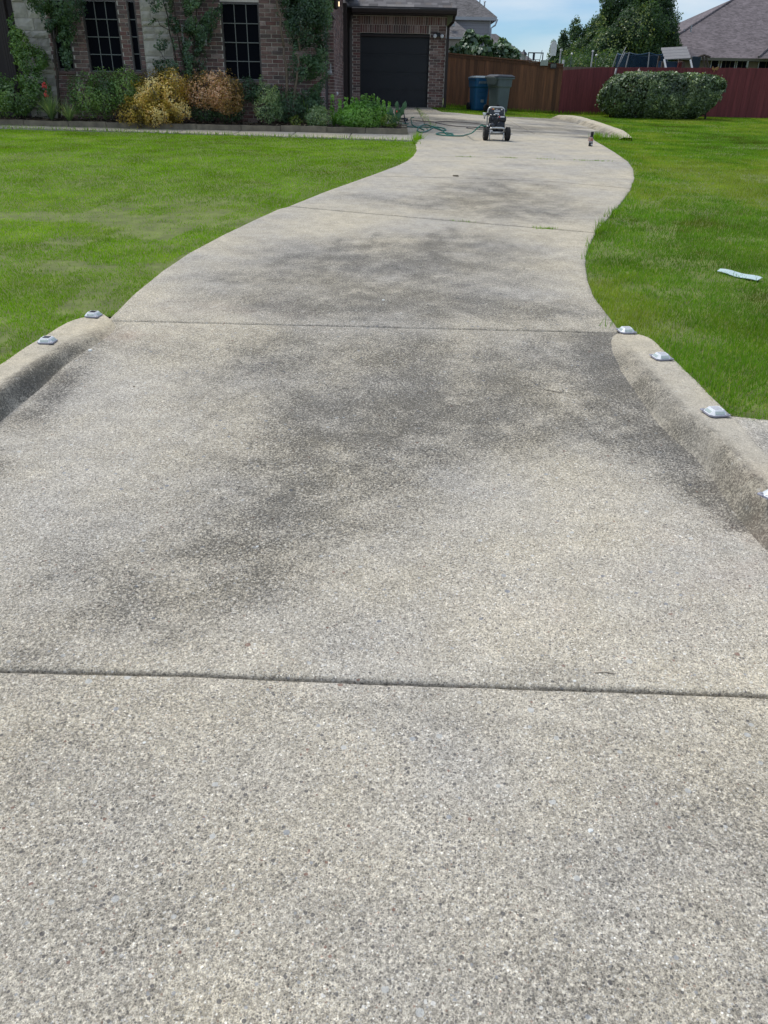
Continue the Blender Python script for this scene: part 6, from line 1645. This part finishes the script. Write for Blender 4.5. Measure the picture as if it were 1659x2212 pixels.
# garden posts
for (px, pt, Y, r, s_, lab) in [(1212, 106, 34, .026, 1, 'white post with square cap at the end of the cedar fence'), (1235.5, 114, 34.5, .016, 0, 'thin green post with round white head, left of centre'), (1281, 109, 34, .026, 1, 'taller white post behind the unpainted strip of the red fence'), (1288.5, 117, 34.5, .014, 0, 'short green post with small pale head beside the taller white post')]:
    q = at(px, pt, Y); b_ = g(q.x, Y); po = tag(empty('garden_post', (q.x, Y, b_)), lab, 'post', 'garden light posts behind the fences')
    h = q.z - b_
    MB().tube([(0, 0, 0), (0, 0, h - .04)], r, 8).build('pole', 'trim_grey', po) if s_ else MB().tube([(0, 0, 0), (0, 0, h - .06)], r, 8).build('pole', 'bin_grey', po)
    if s_: MB().bbox((0, 0, h - .03), (.07, .07, .06), .01).build('cap', 'white_label', po)
    else: MB().lathe([(.015, -.08), (.042, -.05), (.038, -.02), (.01, 0)], 10, 'Z', (0, 0, h)).build('head', 'white_label', po)

# trampoline with safety net
M['net'] = None
t = NT('net_mesh'); bs = t.new('ShaderNodeBsdfDiffuse'); bs.inputs['Color'].default_value = (.018, .035, .06, 1); tb = t.new('ShaderNodeBsdfTransparent'); mx = t.new('ShaderNodeMixShader'); mx.inputs[0].default_value = .22
t.l.new(bs.outputs[0], mx.inputs[1]); t.l.new(tb.outputs[0], mx.inputs[2]); t.l.new(mx.outputs[0], t.out.inputs['Surface']); M['net'] = t.m
M['net_dark'] = simple('dark_cloth', (.015, .028, .045), .8, .2, 6); M['pole_grey'] = simple('pole_grey', (.20, .21, .22), .5, .1, 8); M['tramp_blue'] = simple('trampoline_blue', (.02, .06, .13), .5, .1, 8)
a_, b_ = at(1347, 113, 38.5), at(1458, 118, 38.5); cx_ = (a_.x + b_.x) / 2; R_ = (b_.x - a_.x) / 2; cy_ = 38.5 + R_; zt = a_.z - 1.2
tp = tag(empty('trampoline', (cx_, cy_, 1.2)), 'trampoline with dark blue safety net behind the red fence', 'trampoline')
mb = MB(); n = 40
vs = []; 
for k in range(n):
    a = 2 * math.pi * k / n; sag = .07 * abs(math.sin(a * 4)) ; vs += [(R_ * math.cos(a), R_ * math.sin(a), .75), (R_ * .97 * math.cos(a), R_ * .97 * math.sin(a), zt - sag)]
mb.add(vs, [(2 * k, 2 * ((k + 1) % n), 2 * ((k + 1) % n) + 1, 2 * k + 1) for k in range(n)]); mb.build('net', 'net', tp)
mb = MB(); mb.tube([(R_ * .97 * math.cos(2 * math.pi * k / 80), R_ * .97 * math.sin(2 * math.pi * k / 80), zt - .07 * abs(math.sin(2 * math.pi * k / 80 * 4))) for k in range(81)], .018, 6); mb.build('net_rope', 'tramp_blue', tp)
mb = MB(); mb.lathe([(R_ * 1.05, .72), (R_ * 1.05, .76), (R_ * .95, .77), (R_ * .95, .72)], 40, 'Z'); mb.build('mat', 'tramp_blue', tp)
for k in range(8):
    a = 2 * math.pi * (k + .0) / 8; c, s_ = math.cos(a), math.sin(a)
    mb = MB(); mb.tube([(R_ * 1.12 * c, R_ * 1.12 * s_, 0), (R_ * 1.14 * c, R_ * 1.14 * s_, 1.0), (R_ * 1.08 * c, R_ * 1.08 * s_, 1.6), (R_ * .97 * c, R_ * .97 * s_, zt + .02)], .028, 6); mb.build('net_pole', 'pole_grey', tp)
# bowed pole leaning over the fence
q0, q1 = at(1326, 168, 31.75), at(1283, 142, 31.9); q2 = at(1300, 118, 33); q3 = at(1306, 100, 34)
def lz(v, d=0): return Vector(v) + Vector((0, 0, d))
pl_ = tag(empty('leaning_pole', (q0.x, 31.8, g(q0.x, 31.8))), 'grey pole rising in front of the red fence and bowing over it', 'pole')
o_ = pl_.location
x0_, x1_ = at(1275.5, 170, 31.85), at(1346 * 0 + 1284, 146, 31.85)
MB().tube([(at(1384 * 0 + 1323, 200, 31.85) - o_), (at(1326, 170, 31.85) - o_), (at(1331.5, 148, 31.85) - o_)], .035, 8).build('lower_tube', 'pole_grey', pl_, smooth=True)
MB().tube([(at(1331, 150, 31.85) - o_), (at(1340, 128, 31.95) - o_), (at(1347, 112, 32.3) - o_), (at(1352, 102, 32.6) - o_)], .012, 6).build('upper_rod', 'pole_grey', pl_, smooth=True)
MB().tube([(at(1334, 148, 31.95) - o_), (at(1343, 128, 32.0) - o_), (at(1350, 113, 32.3) - o_)], .012, 6).build('upper_rod', 'pole_grey', pl_, smooth=True)

# playhouse with a slatted pale roof
M['slat'] = simple('weathered_white_slat', (.27, .265, .27), .7, .15, 7, stretch=(.6, 4, 4)); M['timber_dark'] = simple('timber_dark', (.065, .05, .045), .85, .2, 6)
a_, b_ = at(1433, 106, 36.5), at(1490, 101, 36.5)
ph = tag(empty('playhouse', ((a_.x + b_.x) / 2, 36.9, 1.2)), 'garden playhouse with pale slatted roof and white struts above the red fence', 'playhouse')
w_ = (b_.x - a_.x); zt = at(1462, 101, 36.5).z - 1.2; rise = .42
prf = empty('roof', (0, 0, 0), parent=ph)
for k in range(4):
    t0 = k / 4; z1 = zt - rise * t0; z2 = zt - rise * (t0 + .24)
    yo = -.05 - .42 * t0; y2_ = -.05 - .42 * (t0 + .25)
    mb = MB(); sl = .05
    mb.hexa([(-w_ / 2 + .03 * k, y2_, z2 - sl), (w_ / 2 + .03 * k, y2_, z2 + sl * .3), (w_ / 2 + .03 * k, yo, z1 + sl * .3), (-w_ / 2 + .03 * k, yo, z1 - sl)],
            [(-w_ / 2 + .03 * k, y2_, z2 - sl + .02), (w_ / 2 + .03 * k, y2_, z2 + sl * .3 + .02), (w_ / 2 + .03 * k, yo, z1 + sl * .3 + .02), (-w_ / 2 + .03 * k, yo, z1 - sl + .02)])
    mb.build('slat', 'slat', prf)
for s_ in (-1, 1):
    x = s_ * w_ / 2 + (.08 if s_ < 0 else .10)
    MB().tube([(x, -.45, zt - rise - .03), (x + .13, -.62, zt - rise - .46)], .045, 4).build('strut', 'white_label', ph)
    MB().box((s_ * (w_ / 2 - .1), .3, zt / 2 - .15), (.09, .09, zt - .3)).build('post', 'timber_dark', ph)
    MB().box((s_ * (w_ / 2 - .1), -.3, (zt - rise) / 2 - .05), (.09, .09, zt - rise - .1)).build('post', 'timber_dark', ph)
for k in range(4):
    MB().box((.0, -.36, zt - rise - .48 - k * .16), (w_ * .95, .03, .145)).build('plank', 'timber_dark', ph)
MB().tube([(.28, -.42, zt - rise - .42), (.34, -.44, zt - rise - .95)], .03, 4).build('strut', 'white_label', ph)
MB().bbox((.36, -.1, zt - rise - .2), (.2, .1, .25), .03).build('hanging_cloth', 'red_label', ph); [o for o in bpy.data.objects if o.name.startswith('hanging_cloth')][0].data.materials[0] = M['red_fence']
MB().bbox((.0, .1, zt - rise - .26), (w_ * .9, .04, .34), .01).build('tarpaulin', 'tramp_blue', ph)
# leaning swing legs beside the playhouse
sw_ = tag(empty('swing_frame', (at(1520, 140, 42).x, 42, 1.2)), 'dark leaning swing legs between playhouse and hip roof house', 'swing'); o_ = sw_.location
for a_, b_ in (((1518, 122), (1525, 160)), ((1524, 120), (1533, 160))):
    MB().tube([at(*a_, 42) - o_, at(*b_, 42) - o_], .045, 6).build('leg', 'timber_dark', sw_)
MB().tube([at(1492, 130, 42) - o_, at(1520, 119, 42) - o_, at(1534, 124, 42) - o_], .05, 6).build('top_bar', 'timber_dark', sw_)
mb = MB(); p = at(1502, 138, 42) - o_; mb.bbox(p, (.42, .1, .6), .05); mb.build('cover', 'net_dark', sw_)

# ornaments on the fence and above the hedge
q = at(1545, 150, 31.95); bf = tag(empty('butterfly_ornament', (q.x, 31.99, q.z)), 'small ochre butterfly ornament fixed to the top of the red fence', 'ornament')
M['ochre'] = simple('ochre', (.30, .17, .05), .6, .2, 20)
for s_ in (-1, 1):
    mb = MB(); mb.add([(0, 0, 0), (s_ * .10, -.02, .10), (s_ * .12, -.03, .02), (s_ * .07, -.02, -.04), (0, .008, 0), (s_ * .10, -.012, .10), (s_ * .12, -.022, .02), (s_ * .07, -.012, -.04)], [(0, 1, 2, 3), (7, 6, 5, 4), (0, 4, 5, 1), (1, 5, 6, 2), (2, 6, 7, 3), (3, 7, 4, 0)]); mb.build('wing', 'ochre', bf)
MB().tube([(.03, -.02, .06), (-.04, -.03, -.09)], .012, 6).build('body', 'ochre', bf)
q = at(1380, 152, 30.9); zb_ = g(q.x, 30.9)
lo = tag(empty('lawn_ornament', (q.x, 30.9, zb_)), 'cream flared garden ornament peeking over the top of the hedge', 'ornament')
M['cream'] = simple('cream_plastic', (.50, .42, .34), .6, .1, 20)
h = q.z - zb_
MB().tube([(0, 0, 0), (0, 0, h - .1)], .012, 6).build('stake', 'steel', lo)
MB().lathe([(.13, -.14), (.10, -.10), (.04, -.02), (.05, .01), (.025, .04), (.006, .09)], 8, 'Z', (0, 0, h - .02)).build('bell', 'cream', lo)
